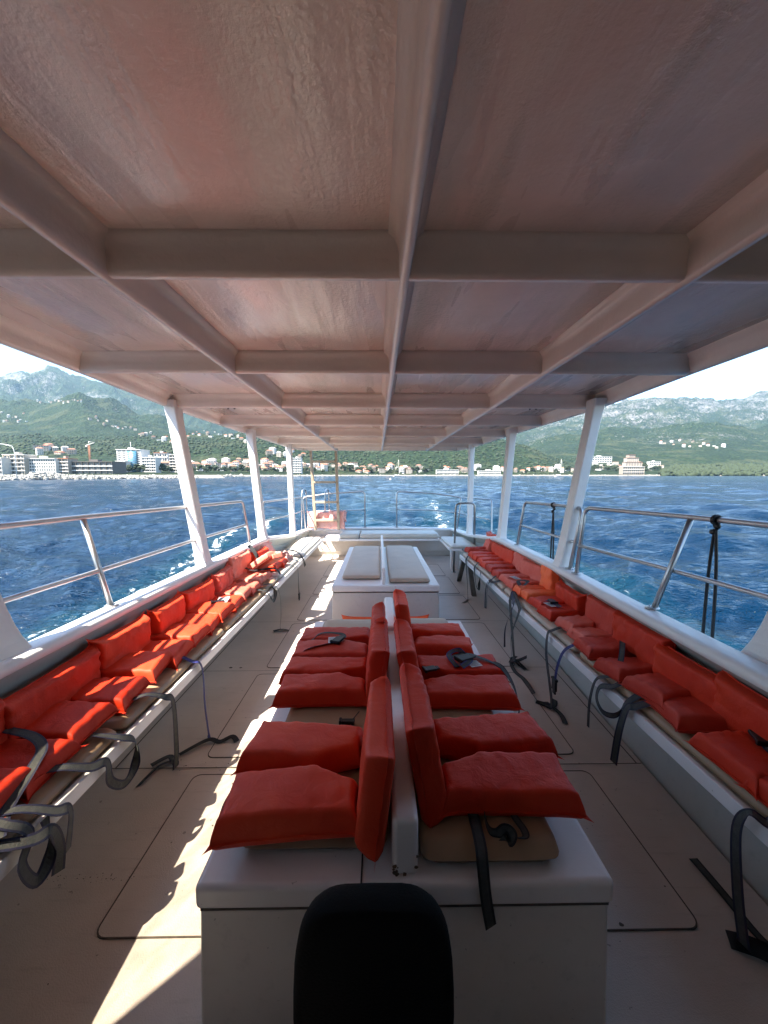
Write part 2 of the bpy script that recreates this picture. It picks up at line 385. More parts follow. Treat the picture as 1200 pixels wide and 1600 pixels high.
for (yb, xt) in ((3.2, -1.70), (4.9, -1.63), (6.8, -1.59)): pillar(lin(GUN_L, yb) + .0, yb, lin(GUN_Z, yb), xt + .02, yb, -1)
pillar(1.555, 1.44, .83, 1.95, 1.42, 1, .022, .08)
for (yb, xt) in ((3.1, 1.76), (4.8, 1.67), (6.8, 1.65)): pillar(lin(GUN_R, yb), yb, lin(GUN_Z, yb), xt - .02, yb, 1)
for (yb, xt) in ((-.2, -1.52),): pillar(lin(GUN_L, yb), yb, .83, xt, yb, -1)
for (yb, xt) in ((-.2, 1.6),): pillar(lin(GUN_R, yb), yb, .83, xt, yb, 1)
# unseen walls added behind the viewer to keep light off the near deck
w = MB(); w.box(-1.45, -.45, -.40, -.36, 0, 2.2); w.box(.3, 1.40, -.40, -.36, 0, 2.2); w.box(-.45, .3, -.40, -.36, 1.95, 2.2); w.box(-1.2, 1.2, -1.4, -1.36, 0, 2.2)
w.obj('unseen_shade_wall', M['greywood'], boat, smooth=False)
for x, y1 in ((-1.60, .12), (1.66, 1.30)):  # unseen opaque side panels, added to darken the near deck
    w = MB(); w.box(x - .02, x + .02, -.35, y1, .835, 2.17); w.obj('unseen_shade_side', M['greywood'], boat, .006)

# ---------------------------------------------------------------- central benches
def locker(label, y0, y1, ylip):
    t = thing('bench_locker', label, 'bench', (.07, (y0 + y1) / 2, 0)); cx, cy = .07, (y0 + y1) / 2
    a, b_ = y0 - cy, y1 - cy
    m = MB(); rings = [[Vector((-.545 - (.012 if z < .01 else 0), a, z)), Vector((.545 + (.012 if z < .01 else 0), a, z)), Vector((.545, b_, z)), Vector((-.545, b_, z))] for z in (.0, .38)]
    m.loft(rings); m.obj('base', M['gel_dim'], t, .012)
    m = MB(); m.box(-.552, .552, a - .012, b_ + .012, .386, .455); m.obj('lid', M['gel'], t, .016, seg=4)
    m = MB(); m.box(-.54, .54, a - .004, b_ + .004, .379, .387); m.obj('lid_joint', M['groove'], t)
    return t, cx, cy
t1, cx, cy = locker('nearer white locker bench carrying six orange life jackets', .935, 2.83, 0)
m = MB(); m.box(-.036, .034, .945 - cy, 2.25 - cy, .452, .615); m.box(-.030, .036, 2.256 - cy, 2.86 - cy, .452, .635); m.obj('divider', M['gel'], t1, .016, seg=4)
m = MB(); m.tube([(-.1175, .9215 - cy, .42), (-.1175, .9215 - cy, .4565), (-.1175, 1.06 - cy, .4575)], .0022, 6); m.obj('black_cord', M['black'], t1)
# chipped paint at the foot of the divider
m = MB(); rs = random.Random(9)
for i in range(15):
    x = rs.choice((-1, 1)) * rs.uniform(.024, .037) if i % 2 else rs.uniform(-.036, .036)
    z = .457 + abs(rs.gauss(0, .012)) if abs(x) < .028 else .457 + abs(rs.gauss(0, .035)); r0 = rs.uniform(.003, .010)
    m.add([(x * .90 + r0 * rs.uniform(.5, 1) * math.cos(a), .9435 - cy, max(.457, z) + r0 * rs.uniform(.5, 1) * math.sin(a)) for a in [2 * math.pi * j / 6 for j in range(6)]], [tuple(range(6))])
m.obj('chipped_paint', plain('bare_fibreglass', (.15, .10, .06), .8, var=.5, sc=60), t1, smooth=False)
t2, cx, cy2 = locker('farther white locker bench with two bare beige seat pads', 3.85, 6.2, 0)
m = MB(); m.box(-.04, -.005, 3.86 - cy2, 6.35 - cy2, .452, .63); m.obj('divider', M['gel'], t2, .012, seg=4)

def slab_pad(name, label, cat, x0, x1, y0, y1, z0, z1, mat, group=None, r=.03, sag=.006, seed=1):
    """upholstered cushion: rounded slab with soft crown and piping"""
    nx, ny = max(8, int((x1 - x0) / .03)), max(8, int((y1 - y0) / .05)); cx, cy = (x0 + x1) / 2, (y0 + y1) / 2
    m = MB(); vs = []; T = z1 - z0
    def sx(t): return x0 + (x1 - x0) * (.5 - .5 * math.cos(math.pi * t)) if nx < 1 else x0 + (x1 - x0) * t
    def row(t, n_): return [0, .012, .03, .06] + [.06 + .88 * i / n_ for i in range(1, n_)] + [.94, .97, .988, 1]
    us, vs_ = row(0, nx), row(0, ny); top = []; bot = []
    for b_ in vs_:
        for a in us:
            x = x0 + (x1 - x0) * a; y = y0 + (y1 - y0) * b_
            d1 = min(x - x0, x1 - x); d2 = min(y - y0, y1 - y)
            # round the plan corners
            if d1 < .04 and d2 < .04:
                ux, uy = .04 - d1, .04 - d2; l = math.hypot(ux, uy)
                if l > 1e-6:
                    k = min(1, .04 * max(ux, uy) / .04 / l); dx, dy = ux * (1 - k), uy * (1 - k)
                    x += dx if x < cx else -dx; y += dy if y < cy else -dy
            e = lambda d: max(0, 1 - (1 - min(max(d, 0) / r, 1)) ** 2) ** .5
            h = e(d1) * e(d2); wv = .004 * noise.noise(Vector((x * 7, y * 5, seed)))
            z = z0 + T * .45 + (T * .55 + wv - sag * (1 - min(1, min(d1, d2) / .12))) * h
            top.append((x - cx, y - cy, z)); bot.append((x - cx, y - cy, z0 + T * .45 - T * .45 * h))
    k = len(us); q = len(vs_); fs = []
    off = len(top)
    for j in range(q - 1):
        for i in range(k - 1):
            p = j * k + i; fs.append((p, p + 1, p + k + 1, p + k)); fs.append((off + p, off + p + k, off + p + k + 1, off + p + 1))
    m.add(top + bot, fs); o = m.obj(name, mat); o.location = (cx, cy, 0)
    tag(o, label, cat, group); return o
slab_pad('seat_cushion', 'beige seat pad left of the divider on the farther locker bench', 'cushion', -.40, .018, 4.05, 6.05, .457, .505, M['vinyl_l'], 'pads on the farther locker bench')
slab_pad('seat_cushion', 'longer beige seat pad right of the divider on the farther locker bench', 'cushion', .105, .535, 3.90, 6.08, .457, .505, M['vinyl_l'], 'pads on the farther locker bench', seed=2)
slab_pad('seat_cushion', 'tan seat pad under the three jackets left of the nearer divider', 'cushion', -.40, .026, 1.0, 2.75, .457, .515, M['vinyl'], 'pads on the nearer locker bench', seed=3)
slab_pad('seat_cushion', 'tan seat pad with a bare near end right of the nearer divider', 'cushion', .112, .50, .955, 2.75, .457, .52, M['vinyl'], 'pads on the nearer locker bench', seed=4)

# ---------------------------------------------------------------- side benches
def side_bench(label, xf, tab, y0, y1, sg):
    t = thing('side_bench', label, 'bench')
    m = MB(); ys = [y0 + (y1 - y0) * i / 30 for i in range(31)]
    rings = [[Vector((xf, y, .415)), Vector((xf, y, .45)), Vector((lin(tab, y) - sg * .045, y, .45)), Vector((lin(tab, y) - sg * .045, y, .415))] for y in ys]
    if sg < 0: rings = [q[::-1] for q in rings]
    m.loft(rings); m.obj('seat', M['gel_dim'], t, .004)
    m = MB(); m.box(xf - .012, xf + .012, y0 - .003, y1 + .003, .408, .463); m.obj('front_lip', M['post'], t, .005)
    yb = y0 + .85
    while yb < y1 - .1:
        m = MB(); xg = lin(tab, yb) - sg * .035
        x0, x1 = sorted((xf + sg * .10, xg)); m.box(x0, x1, yb - .05, yb + .05, .33, .4145)
        m.obj('bracket', M['gel'], t, .008); yb += .95
    return t
BL, BR = -1.05, 1.175
bl = side_bench('long white bench along the left hull side under life jackets', BL, GUN_L, -1.2, 7.06, -1)
br = side_bench('long white bench along the right hull side under life jackets', BR, GUN_R, -1.2, 5.46, 1)
for x0, y0, x1, y1 in ((1.22, 5.42, 1.22, 5.75), (1.26, 5.30, 1.26, 4.98)):
    m = MB(); P = Vector((x0, y0, .414)); Q = Vector((x1, y1, .0)); 
    m.loft([[P + Vector((a, b_, 0)) for a, b_ in ((-.03, -.03), (.03, -.03), (.03, .03), (-.03, .03))], [Q + Vector((a, b_, 0)) for a, b_ in ((-.03, -.03), (.03, -.03), (.03, .03), (-.03, .03))]][::-1])
    m.obj('leg', M['greywood'], br, .004)
GL = 'seat cushions on the left side bench'; GR = 'seat cushions on the right side bench'
prev = -.2
LL = ['tan cushion at the near end of the left side bench', 'tan cushion second from the near end of the left side bench', 'tan cushion third from the near end of the left side bench',
      'beige cushion fourth from the near end of the left side bench', 'short beige cushion beside the second left pillar', 'bare sunlit cream cushion at the far end of the left bench']
for i, (a, b_) in enumerate(((.3, 1.525), (1.54, 2.61), (2.63, 4.05), (4.07, 5.1), (5.115, 5.3), (5.315, 7.03))):
    if i == 4: continue
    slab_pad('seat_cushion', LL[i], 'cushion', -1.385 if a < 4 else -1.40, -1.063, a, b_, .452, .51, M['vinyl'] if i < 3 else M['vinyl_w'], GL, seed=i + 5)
LR = ['tan cushion at the near end of the right side bench', 'tan cushion between the first two right pillars, its rolled end showing at a joint', 'beige cushion beside the middle of the right bench', 'beige cushion at the far end of the right side bench']
for i, (a, b_) in enumerate(((.2, 1.05), (1.065, 2.22), (2.24, 3.6), (3.62, 5.42))):
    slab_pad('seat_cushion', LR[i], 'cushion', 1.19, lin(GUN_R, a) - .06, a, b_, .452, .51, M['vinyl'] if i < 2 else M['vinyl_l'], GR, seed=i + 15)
# ---------------------------------------------------------------- stern seats
t = thing('stern_bench', 'white bench across the stern with long cream cushions', 'bench', (0, 7.4, 0))
m = MB(); m.box(-1.04, 1.14, -.29, .42, .41, .448); m.obj('seat', M['gel'], t, .006)
m = MB(); m.box(-1.43, 1.48, .36, .42, .10, .405); m.obj('back_panel', M['gel_dim'], t, .004)
slab_pad('seat_cushion', 'short cream cushion left of the long one on the stern bench', 'cushion', -.745, -.372, 7.13, 7.72, .45, .545, M['vinyl_w'], 'stern bench cushions', seed=30)
slab_pad('seat_cushion', 'long cream cushion spanning most of the stern bench', 'cushion', -.362, 1.135, 7.13, 7.72, .45, .545, M['vinyl_w'], 'stern bench cushions', seed=31)
t = thing('corner_bench', 'white corner bench on the right between stern and grab rail', 'bench', (1.37, 6.6, 0))
m = MB(); m.loft([[Vector((x, y, z)) for x, y in ((-.235, .48), (-.25, -.55), (-.11, -.62), (.21, -.62), (.21, .48))][::1] for z in (.415, .45)]); m.obj('seat', M['gel'], t, .006)
m = MB(); m.box(-.12, .02, -.05, .05, 0, .41); m.obj('leg', M['gel'], t, .006)
slab_pad('seat_cushion', 'cream cushion on the right corner bench by the stern', 'cushion', 1.14, 1.56, 6.02, 7.07, .452, .505, M['vinyl_w'], seed=33)
m = MB(); m.box(-.12, .12, -.16, .16, -.012, .012); o = m.obj('step_board', M['greywood'], None, .004); o.location = (1.40, 5.70, .47); tag(o, 'small dark step board between right bench end and grab rail', 'step')

# ---------------------------------------------------------------- railings
RG = 'stainless railings along the boat edge'
def railing(label, parts, group=RG):
    t = thing('railing', label, 'railing', group=group)
    for nm, pts, r_ in parts: MB().tube(round_path(pts, .07), r_, 10).obj(nm, M['steel'], t)
    return t
railing('stainless guard rail outside the near left gunwale', [
    ('top_rail', [(-1.59, -.9, 1.325), (-1.60, 2.09, 1.314), (-1.575, 3.2, 1.30), (-1.50, 4.25, 1.295), (-1.475, 4.36, .82)], .0145),
    ('middle_rail', [(-1.54, -.9, 1.02), (-1.53, 2.09, 1.02), (-1.515, 3.2, 1.03), (-1.487, 4.30, 1.03)], .013),
    ('post', [(-1.60, 2.09, 1.30), (-1.475, 2.09, .81)], .0145), ('post', [(-1.59, .4, 1.31), (-1.47, .4, .81)], .0145)])
railing('short stainless guard rail on the left between the last two pillars', [
    ('top_rail', [(-1.50, 5.0, .80), (-1.51, 5.02, 1.25), (-1.56, 6.8, 1.22), (-1.58, 7.9, 1.20)], .014), ('middle_rail', [(-1.50, 5.02, 1.0), (-1.55, 6.8, .93), (-1.57, 7.9, .92)], .011)])
railing('stainless guard rail outside the near right gunwale with a rope hanging', [
    ('top_rail', [(1.47, 2.80, .80), (1.545, 2.85, 1.312), (1.65, 2.0, 1.318), (1.67, 1.5, 1.318), (1.62, -.9, 1.32)], .0145),
    ('middle_rail', [(1.50, 2.84, 1.03), (1.575, 2.0, 1.03), (1.60, 1.5, 1.03), (1.55, -.9, 1.03)], .013),
    ('post', [(1.65, 2.0, 1.31), (1.47, 2.0, .80)], .0145), ('post', [(1.66, .5, 1.31), (1.41, .5, .80)], .0145)])
railing('stainless guard rail on the right between first and second pillars', [
    ('top_rail', [(1.535, 4.2, .80), (1.605, 4.2, 1.285), (1.60, 3.3, 1.30), (1.595, 2.98, 1.30), (1.50, 2.96, .80)], .015), ('middle_rail', [(1.57, 4.2, 1.03), (1.55, 2.98, 1.03)], .012)])
railing('curved stern guard rail left of the gap, ending in two posts', [
    ('top_rail', [(-.29, 7.97, .57), (-.29, 7.97, 1.317), (-1.0, 7.93, 1.28), (-1.55, 7.85, 1.20), (-1.50, 7.8, .56)], .0155), ('middle_rail', [(-.29, 7.97, .935), (-1.0, 7.93, .92), (-1.50, 7.83, .90)], .012)], 'stern guard rails')
railing('curved stern guard rail right of the gap', [
    ('top_rail', [(.37, 7.97, .57), (.37, 7.97, 1.317), (1.1, 7.93, 1.28), (1.68, 7.8, 1.20), (1.58, 7.7, .56)], .0155), ('middle_rail', [(.37, 7.97, .945), (1.1, 7.93, .93), (1.62, 7.78, .88)], .012)], 'stern guard rails')
railing('stainless guard rail on the right between the last two pillars', [
    ('top_rail', [(1.66, 7.75, 1.20), (1.95, 6.6, 1.21), (1.93, 6.5, .62), (1.66, 6.45, .58)], .013), ('middle_rail', [(1.62, 7.78, .88), (1.92, 6.6, .86)], .011)])
for q, (x, lab) in enumerate(((-1.55, 'tall inverted U grab hoop in the left stern corner'), (-1.08, 'inverted U grab hoop behind the wooden ladder'))):
    t = thing('grab_hoop', lab, 'handrail', (x, 7.9, .56), group='grab hoops of the stern ladder')
    MB().tube(round_path([(-.02, -.16, 0), (0, -.14, .80), (.03, .14, .80), (.04, .2, 0)], .13, 8), .014, 10).obj('hoop', M['steel'], t)
for rx, ry, rz_ in ((-1.475, 2.09, .822), (-1.475, 4.36, .812), (1.47, 2.0, .826), (1.47, 2.80, .823), (1.535, 4.2, .812), (1.50, 2.96, .823), (-.29, 7.96, .574), (.37, 7.96, .574)):
    m = MB(); m.tube([(rx, ry, rz_), (rx, ry, rz_ + .006)], .034, 14)
    for a in range(4): m.tube([(rx + .024 * math.cos(a * 1.571), ry + .024 * math.sin(a * 1.571), rz_ + .006), (rx + .024 * math.cos(a * 1.571), ry + .024 * math.sin(a * 1.571), rz_ + .010)], .004, 6)
    m.obj('rail_foot', M['steel'], boat)
t = thing('grab_rail', 'steel inverted U grab rail standing by the far end of right bench', 'handrail', (1.25, 6.2, 0))
MB().tube(round_path([(0, .12, 0), (0, 0, 1.16), (.30, -.02, 1.17), (.31, 0, .44)], .07, 7), .017, 10).obj('hoop', plain('brushed_steel', (.36, .35, .34), .3, 1, .1, 20), t)
MB().tube([(0, .12, 0), (0, .118, .012)], .04, 12).obj('foot', M['steel'], t)
# ladder to the roof
t = thing('wooden_ladder', 'cream wooden ladder with four steps rising to the roof edge', 'ladder', (-1.05, 7.58, .56))
def bar(m, P, Q, w, dp):
    P, Q = Vector(P), Vector(Q); m.loft([[P + Vector((a, b_, 0)) for a, b_ in ((-w, -dp), (w, -dp), (w, dp), (-w, dp))], [Q + Vector((a, b_, 0)) for a, b_ in ((-w, -dp), (w, -dp), (w, dp), (-w, dp))]])
for xb, xt in ((-.21, -.265), (.25, .22)):
    m = MB(); bar(m, (xb, .05, .0), (xt, -.08, 1.60), .026, .035); m.obj('stile', M['ladderpaint'], t, .005)
for z in (.20, .56, .95, 1.345):
    f = z / 1.6; m = MB(); m.box(-.21 - .055 * f + .024, .25 - .03 * f - .024, .05 - .13 * f - .06, .05 - .13 * f + .05, z - .024, z + .020); m.obj('step', M['ladderpaint'], t, .004)
# fender ropes
for x, y, zt, zb, lab in ((1.65, 1.85, 1.318, .25, 'nearer black fender rope tied over the right guard rail'), (1.603, 3.5, 1.295, .35, 'farther black fender rope tied over the right guard rail')):
    t = thing('fender_rope', lab, 'rope', (x, y, zt), group='ropes on the right guard rail')
    m = MB(); blob(m, (0, 0, .0), .014, .016, .018, 1, .4); blob(m, (.006, -.004, -.03), .014, .017, .018, 2, .5); blob(m, (-.004, .006, -.06), .011, .015, .015, 3, .5)
    m.tube([(.0 + .021 * math.cos(a), -.01 + .008 * a / 6, .0 + .021 * math.sin(a)) for a in [i * .5 for i in range(28)]], .006, 6); m.obj('knot', M['black'], t)
    for dx, dy in ((-.0, -.018), (.004, .035)):
        m = MB(); m.tube(smooth_path([(dx, dy * .2, -.045), (dx + .004, dy, -.35), (dx - .003, dy * 1.2, zb - zt)]), .0075, 7); m.obj('strand', M['black'], t)
# black padded chair in the foreground
t = thing('black_chair', 'black padded chair back cut off at the bottom edge of the view', 'chair', (-.012, .60, 0))
rings = []
for yy_, sc_ in ((-.028, .90), (-.022, .97), (-.010, 1.0), (.010, 1.0), (.022, .97), (.028, .90)):
    rg = []
    for i in range(48):
        a = 2 * math.pi * i / 48; cu = lambda v_, p: math.copysign(abs(v_) ** p, v_)
        x = cu(math.cos(a), .42) * .168; z = cu(math.sin(a), .55) * .215
        x *= 1 + .06 * (-z / .215) - .03 * (z / .215) ** 2
        rg.append(Vector((x * sc_, .135 + yy_ - z * .05, .442 + z * (.985 if sc_ < 1 else 1))))
    rings.append(rg)
MB().loft(rings).obj('backrest', M['blackvinyl'], t)
m = MB(); rings = []
for zz, sc_ in ((.20, .9), (.21, 1), (.25, 1), (.26, .9)):
    rings.append([Vector((math.cos(2 * math.pi * i / 32) * .17 * sc_, -.10 + math.sin(2 * math.pi * i / 32) * .19 * sc_, zz)) for i in range(32)])
m.loft(rings); m.obj('seat', M['blackvinyl'], t)
m = MB(); m.tube([(0, -.08, 0), (0, -.08, .2)], .03, 12); m.tube([(0, -.08, .0), (0, -.08, .012)], .15, 20); m.obj('pedestal', M['black'], t)
for x in (-.06, .06): MB().tube([(x, .05, .21), (x, .13, .24), (x, .135, .36)], .012, 8).obj('bracket', M['black'], t)
# unseen hazy sheet, opaque below, added to dim the near left sunlight
n = NT('sun_dimming_film'); tr = n.n('ShaderNodeBsdfTransparent'); mx = n.n('ShaderNodeMixShader')
f = n.noise(n.coord('Object', (1, 2.2, 1), (.5, 0, 0)), 5, 4, .5, 1.2); tr.inputs[0].default_value = (.86, .80, .70, 1)
n.l(n.ramp(f, (.40, .42), (.62, .60)), mx.inputs[0]); n.set(Base_Color=(.6, .56, .5), Roughness=.3, Transmission_Weight=0.0)
n.l(tr.outputs[0], mx.inputs[1]); n.l(n.b.outputs[0], mx.inputs[2]); n.l(mx.outputs[0], n.out.inputs[0])
t = thing('sun_dimming_sheet', 'unseen hazy sheet added forward of the near left pillar to dim the sun', 'light blocker', (-1.50, 0, 0))
vs = []; fs = []; NYc = 40
for i in range(NYc + 1):
    y = .14 + 1.26 * i / NYc; wv = .012 * math.sin(i * 1.3) + .008 * math.sin(i * .6)
    vs += [(wv * .4 + .04, y, .84), (wv * .08 - .02, y, 1.32), (wv * .5 - .08, y, 2.12)]
for i in range(NYc):
    a = i * 3 + 1; fs.append((a, a + 3, a + 4, a + 1))
MB().add(vs, fs).obj('dimming_panel', n.m, t)
MB().add(vs, [(i * 3, i * 3 + 3, i * 3 + 4, i * 3 + 1) for i in range(NYc)]).obj('shading_panel', M['greywood'], t)  # opaque lower half, added to shade the nearest left jackets
MB().tube([(-.085, .14, 2.12), (-.085, 1.40, 2.12)], .012, 8).obj('hem', M['black'], t)
# =================================================================== LIFE JACKETS
def pad_mesh(L, Wd, T, notch=0, nlen=.13, seed=0, nx=30, ny=16, gather=1.0, ear=.010, arch=0):
    """sewn foam panel: x 0..L, y 0..Wd, z about 0..T, point seams all round, neck corner cut at x=0,y=Wd"""
    def ax(n_):
        a = [0, .008, .02, .04, .07]; b = [1 - q for q in a[::-1]]; return a + [.07 + .86 * i / n_ for i in range(1, n_)] + b
    us, vs_ = ax(nx), ax(ny); k = len(us); top = []; bot = []
    for v_ in vs_:
        for u in us:
            cutd = notch * max(0, 1 - (u * L) / nlen) ** .8 if notch else 0
            wy = Wd - cutd; x = u * L; lo_ = arch * max(0, math.sin(math.pi * (u * 1.3 - .15))) ** 1.3 if .116 < u < .884 else 0; y = lo_ + v_ * (wy - lo_)
            pull = .006 * abs(math.sin(math.pi * u)) ** .5 * (2 * abs(v_ - .5)) ** 6; pul2 = .006 * abs(math.sin(math.pi * v_)) ** .5 * (2 * abs(u - .5)) ** 6
            y += pull if v_ < .5 else -pull; x += pul2 if u < .5 else -pul2
            co = (2 * abs(v_ - .5)) ** 10 * (2 * abs(u - .5)) ** 10
            y += ear * co * (-1 if v_ < .5 else 1); x += ear * co * (-1 if u < .5 else 1)
            d1 = min(u, 1 - u) * L; d2 = min(v_, 1 - v_) * wy; dd = min(d1, d2)
            e = lambda d: max(0, 1 - (1 - min(max(d, 0) / .017, 1)) ** 2.6) ** .5
            h = e(d1) * e(d2)
            p = Vector((x * 9 + seed * 7.3, y * 9, seed * 1.7))
            lo = noise.noise(p * .45) * .08; md = noise.noise(p * 1.6) * .04
            # radial gathers along the seams
            s_ = (x if d2 < d1 else y); gt = math.exp(-dd / .028) * (noise.noise(Vector((s_ * 34, seed * 3.3, dd * 12))) * .26) * gather
            crease = -.07 * math.exp(-abs(noise.noise(p * .7 + Vector((3, 1, 0)))) / .035) * gather
            crown = .90 + .10 * (1 - (2 * abs(u - .5)) ** 3) * (1 - (2 * abs(v_ - .5)) ** 3)
            zt = T * h * (crown + lo + md + gt + crease) * .74; zb = -T * h * .26 * (1 + gt * .5)
            top.append((x, y, T * .26 + zt)); bot.append((x, y, T * .26 + zb))
    m = MB(); q = len(vs_); off = len(top); fs = []
    for j in range(q - 1):
        for i in range(k - 1):
            p_ = j * k + i; fs.append((p_, p_ + 1, p_ + k + 1, p_ + k)); fs.append((off + p_, off + p_ + k, off + p_ + k + 1, off + p_ + 1))
    m.add(top + bot, fs)
    # narrow sewn seam tape round the edge
    per = [i for i in range(k)] + [j * k + k - 1 for j in range(1, q)] + [(q - 1) * k + i for i in range(k - 2, -1, -1)] + [j * k for j in range(q - 2, 0, -1)]
    c = Vector((L / 2, Wd / 2, T * .26)); ring = []
    for idx in per:
        P = Vector(top[idx]); dn = Vector((P.x - c.x, P.y - c.y, 0)); s1 = dn.x / (L / 2); s2 = dn.y / (Wd / 2)
        o = Vector((math.copysign(abs(s1) ** 8, s1), math.copysign(abs(s2) ** 8, s2), 0))
        ring.append(P + o * .007 + Vector((0, 0, .004 * noise.noise(P * 40))))
    kk = len(per); m.add([top[i] for i in per] + [tuple(p) for p in ring], [(i, (i + 1) % kk, kk + (i + 1) % kk, kk + i) for i in range(kk)])
    return m

def ribbon(pts, width=.038, hint=(0, 1, 0), sub=7, twist=0.0, stripe=True):
    """webbing strap; hint = direction of its width"""
    P = smooth_path(pts, sub); n_ = len(P); m = MB(); vs = []; hv = Vector(hint); last = None
    for i, p in enumerate(P):
        t = (P[min(i + 1, n_ - 1)] - P[max(i - 1, 0)]); t = t.normalized() if t.length > 1e-6 else Vector((0, 0, 1))
        if last is None: w = hv - t * hv.dot(t)
        else:
            w = last * .75 + hv * .25; w = w - t * w.dot(t)
        if w.length < 1e-3: w = last or Vector((1, 0, 0))
        w.normalize(); last = w
        a = twist * i / n_; ww = w * math.cos(a) + t.cross(w) * math.sin(a)
        for f in (-.5, -.30, .30, .5): vs.append(p + ww * (width * f))
    fs = []; mi = []
    for i in range(n_ - 1):
        for j in range(3): a = i * 4 + j; fs.append((a, a + 1, a + 5, a + 4)); mi.append(1 if (j == 1 and stripe) else 0)
    o = len(m.v); m.v += [tuple(v) for v in vs]; m.f += fs; m.mi += mi
    return m
def strap(parent, pts, width=.036, hint=(0, 1, 0), edge='web_e', twist=0, stripe=True, name='strap', world=True):
    o = ribbon(pts, width, hint, 7, twist, stripe).obj(name, [M[edge], M['web_c']], parent, smooth=False, solid=.0012)
    if world and parent is not None: o.matrix_parent_inverse = parent.matrix_basis.inverted()
    return o
def buckle(parent, loc, rot=(0, 0, 0), s=1.0):
    m = MB(); m.box(-.028 * s, .028 * s, -.020 * s, .020 * s, -.006 * s, .006 * s); m.box(-.034 * s, -.022 * s, -.024 * s, .024 * s, -.008 * s, .008 * s); m.box(.030 * s, .046 * s, -.014 * s, .014 * s, -.004 * s, .004 * s)
    o = m.obj('buckle', M['black'], parent, .003); o.matrix_basis = Matrix.LocRotScale(Vector(loc), Euler(rot), None)
    o.matrix_parent_inverse = parent.matrix_basis.inverted(); return o

JN = 0
def jacket(label, x, y, z, sg, fab, w=.41, L=.42, T=.075, bh=.25, bT=.07, lean=12, bz=0, by=0, byaw=0, bw=None, panels=((0, 0, 0), (0, 0, 0)), group=None, back=True, rz=0, notch=.06, gather=1.0, backfab=None, bx=.0, px=.055, arch=0):
    """x,y,z = where the collar meets the upright; sg = direction (+-x) in which the two front panels lie"""
    global JN; JN += 1; s = JN
    t = thing('life_jacket', label, 'life jacket', (x, y, z), R(rz) + (0 if sg > 0 else math.pi), group)
    for q, (roll, yaw, pitch) in enumerate(panels):
        m = pad_mesh(L * rnd.uniform(.97, 1.03), w / 2 * 1.02, T, notch, seed=s * 2 + q, gather=gather)
        o = m.obj('front_panel', FAB[fab], t)
        mir = 1 if q == 0 else -1          # second panel mirrored so both neck cuts face each other
        S = Matrix.Diagonal((1, mir, 1, 1))
        o.matrix_basis = Matrix.Translation((px, -mir * w / 2, .002 + .003 * q)) @ Euler((R(roll), R(pitch), R(yaw))).to_matrix().to_4x4() @ S
    if back:
        bw = bw or w; m = pad_mesh(bw, bh, bT, 0, seed=s * 2 + 55, nx=26, ny=14, gather=gather * 1.5, ear=.014, arch=arch)
        o = m.obj('back_panel', FAB[backfab or fab], t)
        # stand it up: pad x -> along y, pad y -> up, thickness -> outward
        B = Matrix(((0, 0, 1, 0), (1, 0, 0, -bw / 2), (0, 1, 0, 0), (0, 0, 0, 1)))
        o.matrix_basis = Matrix.Translation((-.012 + bx, by, bz)) @ Euler((0, R(-lean), R(byaw))).to_matrix().to_4x4() @ B
    return t
GC = 'orange life jackets on the centre bench'
GSL = 'life jackets along the left side bench'
GSR = 'life jackets along the right side bench'
Vz = .514
# centre bench, left row (near to far) then right row
A = jacket('nearest jacket left of the centre divider, a dark strap end poking out behind it', .0, 1.175, Vz, -1, 'orange', w=.38, L=.40, T=.095, bh=.27, lean=7, bT=.085, panels=((2, -5, 0), (0, 3, 2)), group=GC, notch=.07, bw=.40, by=.03, gather=.5)
B_ = jacket('middle jacket left of the centre divider, plain dull red with nothing lying on it', .0, 1.775, Vz, -1, 'red', w=.34, L=.41, T=.085, bh=.26, lean=8, bT=.085, bw=.40, by=-.02, panels=((0, -2, 0), (0, 1, 0)), group=GC, gather=.6)
C_ = jacket('farthest jacket left of the centre divider, blue strap and printed label on top', .0, 2.19, Vz, -1, 'rose', w=.40, L=.42, T=.075, bh=.26, lean=6, bT=.08, panels=((0, 0, 0), (0, 2, 0)), group=GC, by=.09, bw=.30, gather=.6)
D_ = jacket('nearest jacket right of the centre divider, red, with a strap hanging over the bench front', .134, 1.225, Vz + .006, 1, 'red', w=.36, L=.41, T=.085, bh=.28, lean=10, bT=.09, panels=((2, -2, 0), (0, 6, 0)), group=GC, bw=.38, gather=.6)
E_ = jacket('middle jacket right of the centre divider with a tangled buckle and grey strap on top', .134, 1.765, Vz + .006, 1, 'red', w=.37, L=.42, T=.08, bh=.26, lean=11, bT=.085, panels=((0, -3, 0), (0, 2, 0)), group=GC, gather=.6)
F_ = jacket('farthest jacket right of the centre divider, smooth orange red with no strap on it', .134, 2.235, Vz + .006, 1, 'orange', w=.33, L=.34, T=.085, bh=.27, lean=7, bT=.085, panels=((0, -8, 0), (0, 0, 0)), group=GC, by=.09, bw=.30, gather=.5)
